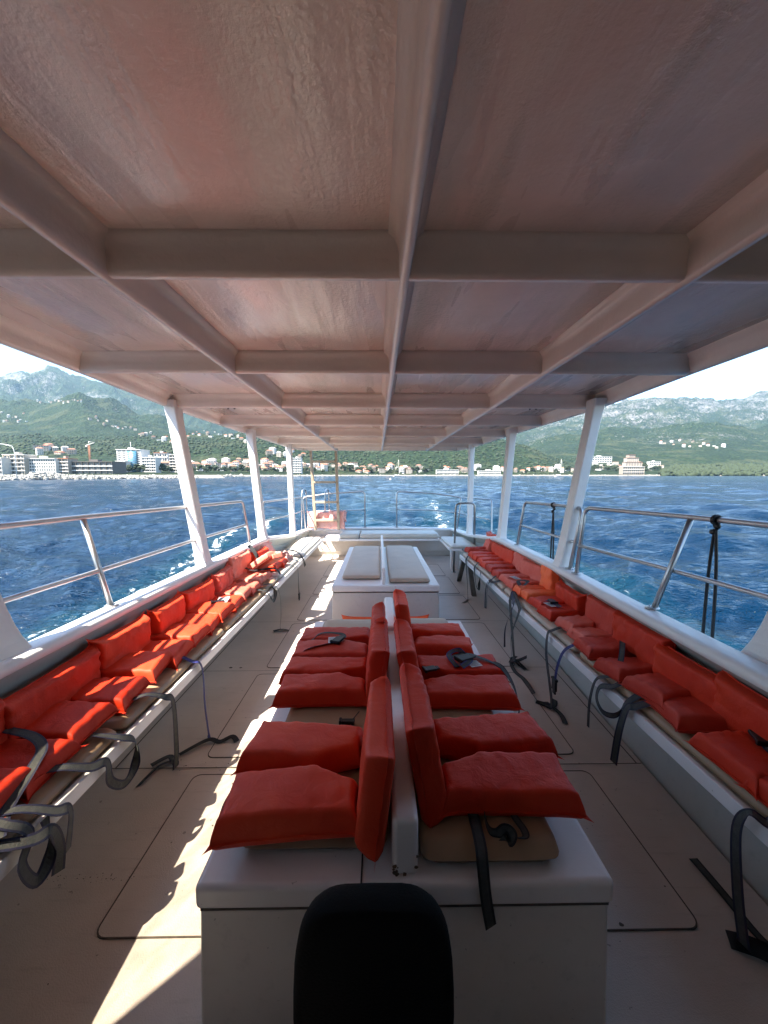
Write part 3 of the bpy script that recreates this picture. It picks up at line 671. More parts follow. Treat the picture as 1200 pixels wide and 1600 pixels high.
# left side bench, near to far
LX = -1.385
def JL(label, y, fab, **k):
    k.setdefault('w', .44); k.setdefault('L', .325); k.setdefault('T', .078); k.setdefault('bh', rnd.uniform(.18, .21)); k.setdefault('lean', rnd.uniform(-2, 6)); k.setdefault('byaw', rnd.uniform(-9, 9)); k.setdefault('bz', rnd.uniform(.0, .03)); k.setdefault('bx', .045); k.setdefault('px', .0); k.setdefault('arch', rnd.uniform(.01, .04)); k.setdefault('bw', k['w'] * rnd.uniform(.84, .96)); k.setdefault('bT', .08); k.setdefault('bT', .065); k.setdefault('gather', .9)
    return jacket(label, lin(GUN_L, y) + .030, y, .512, 1, fab, group=GSL, **k)
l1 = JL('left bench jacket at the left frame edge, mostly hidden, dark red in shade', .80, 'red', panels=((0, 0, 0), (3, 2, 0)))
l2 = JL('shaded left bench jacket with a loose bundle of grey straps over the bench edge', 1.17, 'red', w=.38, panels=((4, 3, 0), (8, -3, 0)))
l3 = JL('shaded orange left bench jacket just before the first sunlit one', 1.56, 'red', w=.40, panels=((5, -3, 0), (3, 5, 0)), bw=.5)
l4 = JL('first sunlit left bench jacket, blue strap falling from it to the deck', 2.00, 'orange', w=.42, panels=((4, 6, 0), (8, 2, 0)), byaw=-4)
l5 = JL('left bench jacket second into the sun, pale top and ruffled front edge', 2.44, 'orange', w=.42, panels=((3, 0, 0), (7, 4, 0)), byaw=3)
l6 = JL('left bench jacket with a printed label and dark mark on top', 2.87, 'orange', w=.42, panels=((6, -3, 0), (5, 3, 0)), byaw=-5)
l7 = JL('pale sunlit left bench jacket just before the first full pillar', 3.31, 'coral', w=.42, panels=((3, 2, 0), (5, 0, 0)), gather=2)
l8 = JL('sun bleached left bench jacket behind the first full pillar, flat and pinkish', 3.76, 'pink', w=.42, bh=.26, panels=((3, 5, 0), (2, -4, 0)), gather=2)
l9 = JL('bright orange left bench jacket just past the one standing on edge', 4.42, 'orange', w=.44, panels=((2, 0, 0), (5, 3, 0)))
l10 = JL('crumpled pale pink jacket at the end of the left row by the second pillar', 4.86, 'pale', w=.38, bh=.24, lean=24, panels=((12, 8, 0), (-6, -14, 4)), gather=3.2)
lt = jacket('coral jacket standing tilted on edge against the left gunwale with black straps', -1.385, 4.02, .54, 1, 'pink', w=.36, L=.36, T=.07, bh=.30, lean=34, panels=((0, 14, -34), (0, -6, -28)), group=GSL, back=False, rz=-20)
# right side bench, near to far
def JR(label, y, fab, **k):
    k.setdefault('w', .42); k.setdefault('L', .28); k.setdefault('T', .078); k.setdefault('bh', rnd.uniform(.18, .21)); k.setdefault('lean', rnd.uniform(-3, 5)); k.setdefault('byaw', rnd.uniform(-8, 8)); k.setdefault('bz', rnd.uniform(.0, .03)); k.setdefault('bx', .045); k.setdefault('px', .0); k.setdefault('arch', rnd.uniform(.01, .04)); k.setdefault('bw', k['w'] * rnd.uniform(.84, .96)); k.setdefault('bT', .08); k.setdefault('bT', .065); k.setdefault('gather', .9)
    xw = lin(GUN_R, y) + .042; k['L'] = max(.16, xw - 1.205 + k.pop('over', 0))
    return jacket(label, xw, y, .512, -1, fab, group=GSR, **k)
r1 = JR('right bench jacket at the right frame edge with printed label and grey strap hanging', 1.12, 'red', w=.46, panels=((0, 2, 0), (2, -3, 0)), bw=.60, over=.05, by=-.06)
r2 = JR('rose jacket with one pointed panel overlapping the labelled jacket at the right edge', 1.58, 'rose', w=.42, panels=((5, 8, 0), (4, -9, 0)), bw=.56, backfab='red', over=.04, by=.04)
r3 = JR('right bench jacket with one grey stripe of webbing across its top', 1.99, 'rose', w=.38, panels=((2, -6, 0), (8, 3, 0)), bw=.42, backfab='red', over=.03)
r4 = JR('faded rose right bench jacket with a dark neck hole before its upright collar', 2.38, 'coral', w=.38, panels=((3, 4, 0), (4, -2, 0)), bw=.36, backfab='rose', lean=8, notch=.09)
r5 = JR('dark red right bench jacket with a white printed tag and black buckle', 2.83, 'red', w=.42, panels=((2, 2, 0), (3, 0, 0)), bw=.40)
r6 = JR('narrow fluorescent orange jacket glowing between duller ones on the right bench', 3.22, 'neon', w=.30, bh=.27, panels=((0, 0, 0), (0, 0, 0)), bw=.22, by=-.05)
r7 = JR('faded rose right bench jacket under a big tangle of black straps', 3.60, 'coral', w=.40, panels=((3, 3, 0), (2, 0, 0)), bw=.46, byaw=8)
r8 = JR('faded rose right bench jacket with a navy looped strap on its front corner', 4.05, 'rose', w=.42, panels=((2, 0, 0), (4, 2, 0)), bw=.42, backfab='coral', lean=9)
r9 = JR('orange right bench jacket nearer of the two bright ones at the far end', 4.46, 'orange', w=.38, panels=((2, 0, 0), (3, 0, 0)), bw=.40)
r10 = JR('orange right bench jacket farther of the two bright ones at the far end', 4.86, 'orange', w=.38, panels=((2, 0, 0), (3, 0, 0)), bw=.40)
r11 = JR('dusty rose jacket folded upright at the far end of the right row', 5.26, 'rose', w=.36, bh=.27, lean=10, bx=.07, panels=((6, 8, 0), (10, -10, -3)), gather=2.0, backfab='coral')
# fluorescent jacket lying on the deck between the two locker benches
def lone(label, fab, mats, group=None):
    t = thing('life_jacket', label, 'life jacket', mats[0][0], group=group)
    for q, (loc, eul, L, w, T, g) in enumerate(mats):
        o = pad_mesh(L, w, T, 0, seed=80 + q + len(label), gather=g).obj('front_panel' if q else 'back_panel', FAB[fab], t)
        o.matrix_basis = Matrix.LocRotScale(Vector(loc) - Vector(mats[0][0]), Euler([R(a) for a in eul]), None)
    return t
lone('fluorescent orange jacket on the deck between the two locker benches', 'neon', [((-.34, 3.50, .04), (72, 0, 0), .80, .20, .06, 1), ((-.30, 3.30, .01), (0, 0, 0), .72, .20, .05, 1)])
lone('pale pink jackets bundle leaning on the stern rail behind the ladder', 'pale', [((-1.44, 7.74, .575), (80, 0, 0), .52, .33, .10, 2.5), ((-.98, 7.72, .575), (84, 0, -4), .30, .36, .09, 2.5), ((-1.0, 7.66, .75), (60, 6, 8), .34, .20, .08, 2.5)], None)
t = bpy.data.objects['life_jacket.%03d' % (JN + 1)] if ('life_jacket.%03d' % (JN + 1)) in bpy.data.objects else None
# whistle on the left cushion
t = thing('whistle', 'small black whistle clip lying on the tan pad between two jackets', 'whistle', (-.13, 1.50, .517))
m = MB(); m.box(-.028, .028, -.012, .012, 0, .018); m.box(-.034, -.022, -.015, .015, .0, .021); m.box(.022, .03, -.014, .014, .001, .02); m.obj('body', M['black'], t, .004)
MB().tube(smooth_path([(-.03, -.01, .004), (-.02, -.03, .002), (.01, -.022, .004), (.02, .02, .004), (.045, .07, .01)]), .002, 5).obj('cord', M['black'], t)

# ---------------------------------------------------------------- straps, buckles, labels (parts of their jackets)
def S(p, *pts, **k):
    """a strap of jacket p; on the side benches it comes out from under the pads unless top is set"""
    top = k.pop('top', False); q = []
    for i, (x, y, z) in enumerate(pts):
        if not top:
            if x < -.9: z = min(z, .535) if x < -1.05 else min(z, .50 - .6 * max(0, x + 1.05))
            if x > 1.0: z = min(z, .535) if x > 1.185 else min(z, .51 if x > 1.16 else .49)
        q.append((x, y, z))
    k['width'] = k.get('width', .036) * .78; k.setdefault('twist', rnd.uniform(-.5, .5))
    return strap(p, q, **k)
bpy.context.view_layer.update()
YH, XH = (0, 1, 0), (1, 0, 0)
# left side bench
S(l4, (-1.12, 2.10, .60), (-1.05, 2.10, .605), (-1.02, 2.12, .56), (-1.02, 2.16, .40), (-1.02, 2.17, .2), (-1.01, 2.18, .03), (-.99, 2.15, .010), edge='web_b', stripe=False)
S(l4, (-1.10, 2.02, .008), (-1.04, 2.07, .02), (-.98, 2.13, .018), (-.92, 2.12, .010), (-.86, 2.15, .02), (-.82, 2.12, .01), edge='web_k', stripe=False, width=.04)
S(l3, (-1.10, 1.66, .598), (-1.06, 1.70, .60), (-1.02, 1.77, .55), (-1.015, 1.83, .42), (-1.02, 1.85, .18), (-1.04, 1.87, .05), (-1.09, 1.95, .02), (-1.16, 1.93, .012), (-1.19, 1.80, .008), width=.042)
S(l3, (-1.20, 1.93, .016), (-1.14, 1.99, .02), (-1.10, 1.96, .014), width=.042)
S(l2, (-1.16, 1.22, .60), (-1.08, 1.25, .60), (-1.03, 1.31, .55), (-1.015, 1.37, .46), (-1.02, 1.39, .37), (-1.01, 1.45, .31), (-1.005, 1.51, .34), (-1.01, 1.53, .43), (-1.03, 1.47, .53), (-1.10, 1.42, .58), width=.044)
S(l2, (-1.33, 1.32, .625), (-1.22, 1.30, .615), (-1.15, 1.26, .60), (-1.12, 1.19, .585), (-1.10, 1.08, .54), (-1.05, 1.0, .52), width=.042, top=True)
S(l1, (-1.16, .95, .575), (-1.05, 1.0, .57), (-1.0, 1.05, .53), (-.99, 1.10, .45), (-1.0, 1.13, .36), (-1.0, 1.12, .29), width=.046)
S(l1, (-1.20, 1.02, .575), (-1.08, 1.08, .59), (-1.01, 1.14, .54), (-1.0, 1.18, .44), (-1.01, 1.17, .31), width=.046)
S(l1, (-1.15, 1.05, .58), (-1.06, 1.03, .57), (-1.02, 1.06, .50), (-1.01, 1.02, .42), (-1.0, 1.05, .34), (-1.0, 1.10, .38), (-1.02, 1.11, .48), width=.044)
S(l7, (-1.16, 3.5, .60), (-1.08, 3.6, .60), (-1.03, 3.75, .53), (-1.01, 3.86, .34), (-1.0, 3.84, .15), (-1.0, 3.80, .04), (-.98, 3.80, .012), width=.05, edge='web_k')
S(l7, (-1.06, 3.77, .012), (-.99, 3.81, .016), (-.92, 3.80, .01), width=.06, edge='web_k', stripe=False)
S(l7, (-1.10, 3.42, .59), (-1.04, 3.50, .52), (-1.02, 3.56, .42), (-1.02, 3.66, .36), (-1.02, 3.72, .42), (-1.05, 3.70, .53), width=.045, edge='web_k')
S(l9, (-1.14, 4.6, .59), (-1.07, 4.65, .57), (-1.02, 4.75, .44), (-1.02, 4.80, .2), (-1.02, 4.83, .03), width=.05, edge='web_k')
buckle(l9, (-1.02, 4.83, .05), (0, R(90), 0), 1.2)
S(l10, (-1.25, 4.75, .66), (-1.16, 4.85, .645), (-1.06, 4.95, .60), (-1.02, 5.10, .48), (-1.01, 5.2, .36), width=.06, edge='web_k', stripe=False, top=True)
S(lt, (-1.35, 3.80, .66), (-1.26, 3.78, .63), (-1.18, 3.86, .62), (-1.10, 4.0, .60), (-1.05, 4.05, .53), width=.05, edge='web_k', stripe=False, top=True)
S(lt, (-1.40, 4.10, .83), (-1.33, 4.02, .80), (-1.27, 3.96, .74), (-1.22, 3.90, .68), width=.05, edge='web_k', hint=(.3, .8, .3), stripe=False, top=True)
# right side bench
def RS(p, *a, **k): return S(p, *a, **k)
RS(r11, (1.22, 5.1, .59), (1.16, 5.02, .56), (1.145, 4.95, .40), (1.15, 4.9, .2), (1.15, 4.86, .03), (1.13, 4.8, .01), (1.04, 4.66, .01), edge='web_k', width=.045)
RS(r10, (1.22, 4.62, .59), (1.16, 4.56, .57), (1.14, 4.5, .45), (1.14, 4.42, .30), (1.15, 4.34, .27), (1.14, 4.28, .36), (1.15, 4.26, .50), edge='web_k', width=.038)
RS(r8, (1.33, 3.85, .60), (1.24, 3.76, .605), (1.16, 3.82, .58), (1.14, 3.9, .50), (1.13, 3.97, .38), (1.135, 4.0, .16), width=.04)
RS(r8, (1.22, 3.92, .60), (1.15, 3.88, .56), (1.13, 3.90, .44), (1.13, 3.93, .30), (1.13, 3.93, .18), width=.04)
for k_, (a, b_) in enumerate(((3.16, 3.30), (3.02, 3.12), (3.22, 3.06))):
    RS(r7, (1.32, 3.46 - .05 * k_, .61), (1.22, 3.38, .61), (1.15, a + .05, .57), (1.13, a, .45), (1.12 - .01 * k_, b_, .22), (1.11, b_ - .02, .05), edge='web_b' if k_ == 0 else 'web_k', width=.036, twist=.9 - .6 * k_)
RS(r7, (1.16, 3.12, .04), (1.10, 3.08, .012), (1.075, 2.92, .01), (1.10, 2.78, .012), (1.095, 2.60, .008), edge='web_k', width=.036)
RS(r7, (1.19, 2.98, .10), (1.13, 3.02, .05), (1.08, 3.06, .03), (1.13, 3.10, .02), (1.17, 2.95, .01), edge='web_k', width=.045, stripe=False)
RS(r7, (1.24, 3.30, .60), (1.27, 3.42, .61), (1.33, 3.36, .62), (1.26, 3.26, .61), edge='web_k', width=.04, stripe=False, top=True)
buckle(r7, (1.115, 3.0, .05), (.4, .8, .3), 1.2)
RS(r4, (1.24, 2.50, .59), (1.17, 2.50, .58), (1.14, 2.51, .48), (1.13, 2.50, .34), (1.13, 2.44, .18), (1.14, 2.42, .03), (1.12, 2.46, .012), (1.07, 2.50, .01), width=.040)
RS(r4, (1.07, 2.56, .03), (1.09, 2.48, .01), (1.16, 2.44, .014), (1.21, 2.52, .01), width=.042)
RS(r4, (1.13, 2.48, .02), (1.17, 2.36, .01), (1.155, 2.26, .008), width=.040)
RS(r4, (1.24, 2.24, .59), (1.17, 2.25, .57), (1.14, 2.30, .44), (1.13, 2.35, .30), (1.13, 2.36, .19), edge='web_b', stripe=False, width=.034)
buckle(r4, (1.13, 2.37, .20), (.2, R(90), .2), 1.3)
RS(r3, (1.24, 1.86, .585), (1.17, 1.88, .57), (1.145, 1.94, .46), (1.14, 1.98, .32), (1.14, 1.985, .17), width=.026)
RS(r3, (1.40, 2.13, .60), (1.33, 2.02, .612), (1.27, 1.93, .602), (1.235, 1.89, .56), width=.036, hint=(0.6, -.3, 0), top=True)
RS(r2, (1.22, 1.80, .565), (1.16, 1.82, .55), (1.14, 1.89, .45), (1.13, 1.90, .38), (1.13, 1.84, .345), (1.14, 1.76, .38), (1.16, 1.72, .46), (1.20, 1.68, .53), width=.040)
RS(r2, (1.22, 1.62, .53), (1.16, 1.65, .54), (1.14, 1.68, .46), (1.135, 1.72, .32), (1.14, 1.755, .14), width=.050)
RS(r1, (1.32, 1.17, .60), (1.22, 1.07, .60), (1.16, 1.05, .57), (1.135, 1.09, .50), (1.13, 1.12, .40), (1.135, 1.105, .20), (1.15, 1.09, .05), (1.18, 1.12, .015), width=.044)
RS(r1, (1.247, 1.40, .010), (1.25, 1.27, .010), (1.25, 1.13, .010), (1.30, 1.02, .010), width=.045, edge='web_k', hint=(1, .1, 0))
RS(r1, (1.14, 1.13, .012), (1.20, 1.10, .02), (1.26, 1.07, .012), width=.07, edge='web_k', stripe=False)
RS(r1, (1.36, 1.28, .605), (1.31, 1.20, .604), (1.32, 1.10, .600), (1.33, 1.0, .600), width=.04, hint=(1, 0, 0), top=True)
buckle(r1, (1.335, 1.26, .61), (0, 0, 1.2), 1.2)
# centre bench
S(D_, (.29, 1.20, .53), (.275, 1.06, .535), (.272, .96, .530), (.270, .925, .50), (.278, .917, .42), (.292, .915, .34), hint=XH, width=.042, edge='web_k')
S(D_, (.33, 1.20, .53), (.305, 1.02, .532), (.325, .985, .535), (.345, .975, .56), (.362, .972, .545), (.352, .97, .524), (.335, .975, .532), hint=(0, 0, 1), width=.036, edge='web_k')
S(D_, (.385, 1.14, .53), (.392, 1.05, .531), (.405, 1.0, .530), (.40, .975, .532), (.375, .97, .534), hint=XH, width=.026, edge='web_k')
S(E_, (.57, 1.86, .60), (.60, 1.80, .60), (.625, 1.72, .56), (.632, 1.66, .50), (.622, 1.63, .462), width=.036, edge='web_k')
S(E_, (.36, 1.90, .607), (.45, 1.93, .612), (.52, 1.88, .612), (.58, 1.84, .60), width=.036)
S(E_, (.38, 1.80, .605), (.36, 1.92, .612), (.42, 1.96, .618), (.46, 1.86, .620), (.40, 1.79, .612), width=.034, edge='web_b', hint=(.7, .7, 0))
buckle(E_, (.43, 1.86, .622), (0, 0, .5), 1.3); buckle(E_, (.245, 1.775, .61), (0, 0, .3), 1)
S(A, (-.40, 1.16, .55), (-.44, 1.14, .55), (-.475, 1.12, .51), (-.49, 1.11, .475), (-.488, 1.06, .46), width=.055, edge='web_k')
S(C_, (-.46, 1.98, .48), (-.44, 2.0, .54), (-.40, 2.03, .592), (-.30, 2.09, .60), (-.24, 2.10, .602), width=.036, edge='web_b', stripe=False)
S(C_, (-.43, 2.06, .56), (-.36, 2.24, .596), (-.24, 2.24, .60), (-.20, 2.18, .602), (-.23, 2.10, .603), width=.026, edge='web_k')
buckle(C_, (-.235, 2.13, .607), (0, 0, 1.2), 1.2)
def plate(parent, name, x0, x1, y0, y1, z, mat, rz=0, tilt=(0, 0)):
    m = MB(); nx_, ny_ = 4, 4; cx, cy = (x0 + x1) / 2, (y0 + y1) / 2
    m.add([(x0 - cx + (x1 - x0) * i / nx_, y0 - cy + (y1 - y0) * j / ny_, 0) for j in range(ny_ + 1) for i in range(nx_ + 1)], [(j * 5 + i, j * 5 + i + 1, j * 5 + i + 6, j * 5 + i + 5) for j in range(4) for i in range(4)])
    mats = [mat]
    if mat is M['label']:
        mats.append(M['ink'])
        for q in range(5):
            yy0 = (y0 - cy) * .8 + (y1 - y0) * .8 * (q + .2) / 5; m.add([((x0 - cx) * .85, yy0, .0012), ((x1 - cx) * (.9 - .3 * (q % 2)), yy0, .0012), ((x1 - cx) * (.9 - .3 * (q % 2)), yy0 + (y1 - y0) * .06, .0012), ((x0 - cx) * .85, yy0 + (y1 - y0) * .06, .0012)], [(0, 1, 2, 3)], 1)
    o = m.obj(name, mats, parent); o.matrix_basis = Matrix.LocRotScale(Vector((cx, cy, z)), Euler((tilt[0], tilt[1], rz)), None)
    o.matrix_parent_inverse = parent.matrix_basis.inverted(); return o
plate(C_, 'label', -.29, -.23, 2.10, 2.18, .603, M['label'], .1)
plate(E_, 'label', .44, .50, 1.80, 1.86, .607, M['label'], .3)
plate(r5, 'label', 1.245, 1.30, 2.72, 2.82, .598, M['label'], .2)
S(r5, (1.29, 2.86, .602), (1.30, 2.78, .608), (1.31, 2.70, .602), width=.045, edge='web_b', hint=XH, top=True); buckle(r5, (1.30, 2.80, .612), (0, 0, 1.5), 1.2)
plate(r1, 'label', 1.245, 1.315, 1.0, 1.14, .600, M['label'], .15)
plate(r7, 'label', 1.26, 1.32, 3.50, 3.62, .602, M['label'], .2)
plate(l6, 'label', -1.24, -1.16, 2.84, 2.98, .603, M['label'], .2); buckle(l6, (-1.22, 2.84, .607), (0, 0, .5), 1.2)
# =================================================================== TILT THE BOAT (stern a little low in the water)
boat_roots = [o for o in C.objects if o.parent is None and o.type in ('MESH', 'EMPTY')]
TILT = Matrix.Translation((0, 0, H)) @ Matrix.Rotation(R(-1.14), 4, 'X') @ Matrix.Translation((0, 0, -H))
for o in boat_roots: o.matrix_basis = TILT @ o.matrix_basis

# =================================================================== SEA
def np_mesh(name, co, quads, mats, smooth=True):
    me = bpy.data.meshes.new(name); me.vertices.add(len(co)); me.vertices.foreach_set('co', co.astype(np.float32).ravel())
    n_ = len(quads); me.loops.add(n_ * 4); me.loops.foreach_set('vertex_index', quads.astype(np.int32).ravel())
    me.polygons.add(n_); me.polygons.foreach_set('loop_start', np.arange(0, n_ * 4, 4, dtype=np.int32)); me.polygons.foreach_set('loop_total', np.full(n_, 4, dtype=np.int32))
    me.polygons.foreach_set('use_smooth', np.full(n_, smooth)); me.update(calc_edges=True); me.validate()
    for m in mats: me.materials.append(m)
    o = bpy.data.objects.new(name, me); C.collection.objects.link(o); return o
def grid_quads(nr, nc):
    i = np.arange(nr - 1)[:, None]; j = np.arange(nc - 1)[None, :]; a = i * nc + j
    return np.stack([a, a + 1, a + nc + 1, a + nc], -1).reshape(-1, 4)
n = NT('sea_water'); g = n.n('ShaderNodeNewGeometry'); P_ = g.outputs['Position']
sp = n.n('ShaderNodeSeparateXYZ'); n.l(P_, sp.inputs[0]); X_, Y_ = sp.outputs[0], sp.outputs[1]
def mp(sc, rot=0):
    m = n.n('ShaderNodeMapping'); n.l(P_, m.inputs[0]); m.inputs['Scale'].default_value = sc; m.inputs['Rotation'].default_value = (0, 0, rot); return m.outputs[0]
w1 = n.noise(mp((.55, 1.0, 1), .3), 2.2, 5, .6, .3); w2 = n.noise(mp((.7, 1.2, 1), -.4), 7.5, 4, .6); w3 = n.noise(mp((.4, 1, 1), .15), .33, 6, .62)
w4 = n.noise(mp((.25, 1, 1), .1), .05, 5, .6)
w5 = n.noise(mp((.5, 1, 1), .5), .95, 5, .6, .2); nb = n.bump(w4, .6, 1.6, n.bump(w3, 1, .6)); nb = n.bump(w5, 1, .45, nb); nb = n.bump(w1, 1, .26, nb); nb = n.bump(w2, .9, .035, nb)
# foam: hull wash on both sides and the churned wake astern
yk = n.math('MAXIMUM', n.math('SUBTRACT', Y_, 1.0), 0)
def band(off, slope, wid, grow):
    c_ = n.math('ADD', n.math('MULTIPLY', Y_, slope), off); dd = n.math('ABSOLUTE', n.math('SUBTRACT', X_, c_))
    w_ = n.math('ADD', n.math('MULTIPLY', yk, grow), wid); return n.math('SUBTRACT', 1, n.math('DIVIDE', dd, w_), True)
def fade(y0, y1):
    mr = n.n('ShaderNodeMapRange', interpolation_type='SMOOTHSTEP'); n.l(Y_, mr.inputs[0]); mr.inputs[1].default_value = y0; mr.inputs[2].default_value = y1; mr.inputs[3].default_value = 0; mr.inputs[4].default_value = 1; return mr.outputs[0]
def inv(x): return n.math('SUBTRACT', 1, x)
bl_ = n.math('MULTIPLY', band(-4.9, -.015, .65, .03), inv(fade(16, 34)))
br_ = n.math('MULTIPLY', band(3.75, .085, .6, .03), inv(fade(18, 40)))
bc_ = n.math('MULTIPLY', n.math('MULTIPLY', band(-.3, -.02, 1.6, .06), fade(8, 9)), inv(fade(22, 70)))
bc2 = n.math('MULTIPLY', n.math('MULTIPLY', band(1.2, .10, .9, .045), fade(8, 9)), inv(fade(24, 60)))
msk = n.math('MAXIMUM', n.math('MAXIMUM', n.math('MULTIPLY', bl_, 1.0), n.math('MULTIPLY', br_, .62)), n.math('MAXIMUM', n.math('MULTIPLY', bc_, .62), n.math('MULTIPLY', bc2, .9)))
fn = n.noise(mp((1, .55, 1), .15), 2.6, 7, .68, 1.4); fn2 = n.noise(mp((1, .7, 1), -.2), 9, 4, .6, .6)
ff = n.math('ADD', n.math('MULTIPLY', fn, .72), n.math('MULTIPLY', fn2, .28))
thr = n.math('SUBTRACT', .80, n.math('MULTIPLY', msk, .31))
foam = n.math('MULTIPLY', n.math('SUBTRACT', ff, thr), 14, True); foam = n.math('MULTIPLY', foam, n.math('MULTIPLY', msk, 6, True))
deep = n.mix(n.math('MULTIPLY', msk, .7), (.0008, .012, .032), (.006, .038, .056))
n.set(Base_Color=n.mix(foam, deep, (.80, .84, .86)), Roughness=n.math('ADD', n.math('MULTIPLY', foam, .6), .11), IOR=1.33, Specular_IOR_Level=.26, Normal=nb)
rr_ = np.exp(np.linspace(math.log(1.1), math.log(1900), 450))
an = np.concatenate([np.linspace(-75, 75, 901), np.linspace(75, 285, 71)[1:]]) * math.pi / 180
Rg, Ag = np.meshgrid(rr_, an, indexing='ij'); X = Rg * np.sin(Ag); Y = Rg * np.cos(Ag)
sp_ = np.maximum(Rg * .0167, np.where(np.abs((Ag + math.pi) % (2 * math.pi) - math.pi) > 1.32, Rg * .05, 0)); Z = np.zeros_like(X); rg = np.random.RandomState(3)
for i in range(64):
    lam = .45 * (16 / .45) ** (i / 63); th = rg.normal(.35, .75); kx, ky = math.sin(th), math.cos(th); ph = rg.uniform(0, 6.28)
    amp = .016 * lam ** .56 * np.clip((lam / sp_ - 2.2) / 3, 0, 1)
    arg = 2 * math.pi / lam * (X * kx + Y * ky) + ph + 1.2 * np.sin((X * .21 + Y * .13) + i)
    Z += amp * (1 - 1.7 * np.abs(np.sin(arg / 2)) + .1)
# bow wave rolling off each side of the hull
for sgn, x0, sl in ((-1, -4.9, -.015), (1, 3.8, .085)):
    dd = (X - (x0 + sl * Y)) / (.35 + .05 * np.abs(Y)); Z += .12 * np.exp(-dd ** 2) * np.exp(-((Y - 5) / 9) ** 2) * np.clip(Y, 0, 1)
inside = (np.abs(X) < 1.62) & (Y < 8.1); Z = np.where(inside, Z * 0 - .25, Z)
co = np.stack([X, Y, Z + SEA], -1).reshape(-1, 3)
sea = np_mesh('sea', co, grid_quads(len(rr_), len(an)), [n.m]); sea['kind'] = 'structure'; sea['label'] = 'wind rippled blue sea with white wake foam behind the boat'

# =================================================================== LAND
def pxs(u): return (u - 592) / 600
def E_(tab): 
    t = [(pxs(u), v) for u, v in tab]
    return lambda s_: np.interp(s_, [a for a, b in t], [math.tan(math.atan((800 - b) / 600) - math.atan(58 / 600)) for a, b in t])
e_far = E_([(-400, 600), (-150, 598), (-60, 578), (0, 586), (30, 589), (60, 587), (75, 584), (87, 581), (97, 578.5), (106, 580), (113, 583), (133, 590), (180, 603), (267, 622), (397, 655), (500, 676), (600, 690), (740, 684), (800, 664), (860, 652), (903, 638), (938, 630), (967, 627), (1000, 622), (1033, 624), (1083, 623), (1117, 629), (1150, 623), (1167, 618), (1193, 612), (1260, 606), (1400, 620), (1600, 640)])
e_mid = E_([(-400, 650), (-60, 640), (0, 641), (60, 644), (110, 635), (145, 629), (180, 640), (210, 652), (277, 672), (330, 686), (400, 697), (480, 706), (600, 715), (780, 715), (860, 690), (950, 676), (1000, 682), (1060, 676), (1120, 668), (1200, 672), (1400, 660), (1600, 670)])
e_low = E_([(-400, 700), (0, 690), (60, 685), (120, 690), (200, 693), (260, 690), (300, 684), (345, 688), (400, 682), (450, 684), (500, 689), (560, 697), (600, 694), (680, 690), (740, 688), (790, 694), (820, 702), (845, 712), (870, 722), (900, 733), (960, 736), (1040, 733), (1200, 731), (1600, 733)])
YF, YM, YL = 5200., 2700., 1450.
coast = lambda s_: np.interp(s_, [-1.6, -.60, -.35, 0, .4, .6, 1.6], [370, 390, 560, 820, 860, 840, 800])
def vnoise(x, y, seed, octs=6, rough=.5, ridged=False):
    rs_ = np.random.RandomState(seed); T_ = rs_.rand(256, 256); out = np.zeros_like(x); a = 1; tot = 0
    for o in range(octs):
        xi = np.floor(x).astype(int); yi = np.floor(y).astype(int); fx = x - xi; fy = y - yi; fx = fx * fx * (3 - 2 * fx); fy = fy * fy * (3 - 2 * fy)
        g_ = lambda i, j: T_[i % 256, j % 256]
        v_ = (g_(xi, yi) * (1 - fx) + g_(xi + 1, yi) * fx) * (1 - fy) + (g_(xi, yi + 1) * (1 - fx) + g_(xi + 1, yi + 1) * fx) * fy
        if ridged: v_ = 1 - np.abs(2 * v_ - 1)
        out += v_ * a; tot += a; a *= rough; x = x * 2.03 + 11.7; y = y * 2.03 + 5.3
    return out / tot
def height(s_, Y):
    X = s_ * Y; wx = (vnoise(X / 900, Y / 900, 5, 4) - .5) * 500
    def ridge(e, Yk, wf, wb, pw):
        d_ = (Y + wx * .25 * np.clip(1 - np.abs(Y - Yk) / wf, 0, 1) * 0 - Yk); t = np.where(d_ < 0, 1 + d_ / wf, 1 - d_ / wb)
        t = np.clip(t, 0, 1); return (e * Yk + H - SEA) * np.where(d_ < 0, t ** pw, t ** .8)
    far = ridge(e_far(s_), YF, 3000, 3500, 1.25); mid = ridge(e_mid(s_), YM, 1500, 1500, 1.05); low = ridge(e_low(s_), YL, YL - 780, 900, .9)
    rug = vnoise((X + wx) / 520, (Y - wx) / 520, 8, 7, .52, True) - .62; rug2 = vnoise(X / 150, Y / 150, 9, 6, .55) - .5
    z = np.maximum(np.maximum(far, mid), low)
    second = np.maximum(np.minimum(far, mid), np.minimum(np.maximum(far, mid), low)); z = z + .06 * second
    cr = lambda Yk, w: 1 - .75 * np.exp(-((Y - Yk) / w) ** 2)
    z = z * (1 + rug * .55 * cr(YF, 500) * np.clip((Y - 1700) / 900, 0, 1) + rug2 * .10) + rug2 * np.clip((Y - 900) / 500, 0, 1) * 16
    c_ = coast(s_) * (1 + .05 * (vnoise(X / 120, Y / 999 * 0 + 3, 12, 4) - .5)); base = np.clip((Y - c_) / 300, -1, 1)
    plain = np.where(base > 0, 1.6 + 12 * np.abs(base) ** 1.2, base * 30)
    ramp_ = np.clip((Y - c_ - 110) / 350, 0, 1); z = np.where(Y > c_, plain + z * ramp_ ** .8, plain)
    return np.maximum(z, -4) + SEA
sg_ = np.linspace(-1.45, 1.45, 1100); yg = np.concatenate([np.linspace(340, 1500, 170), 1500 * (8800 / 1500) ** np.linspace(0, 1, 300)[1:]])
Yg, Sg = np.meshgrid(yg, sg_, indexing='ij'); Zg = height(Sg, Yg)
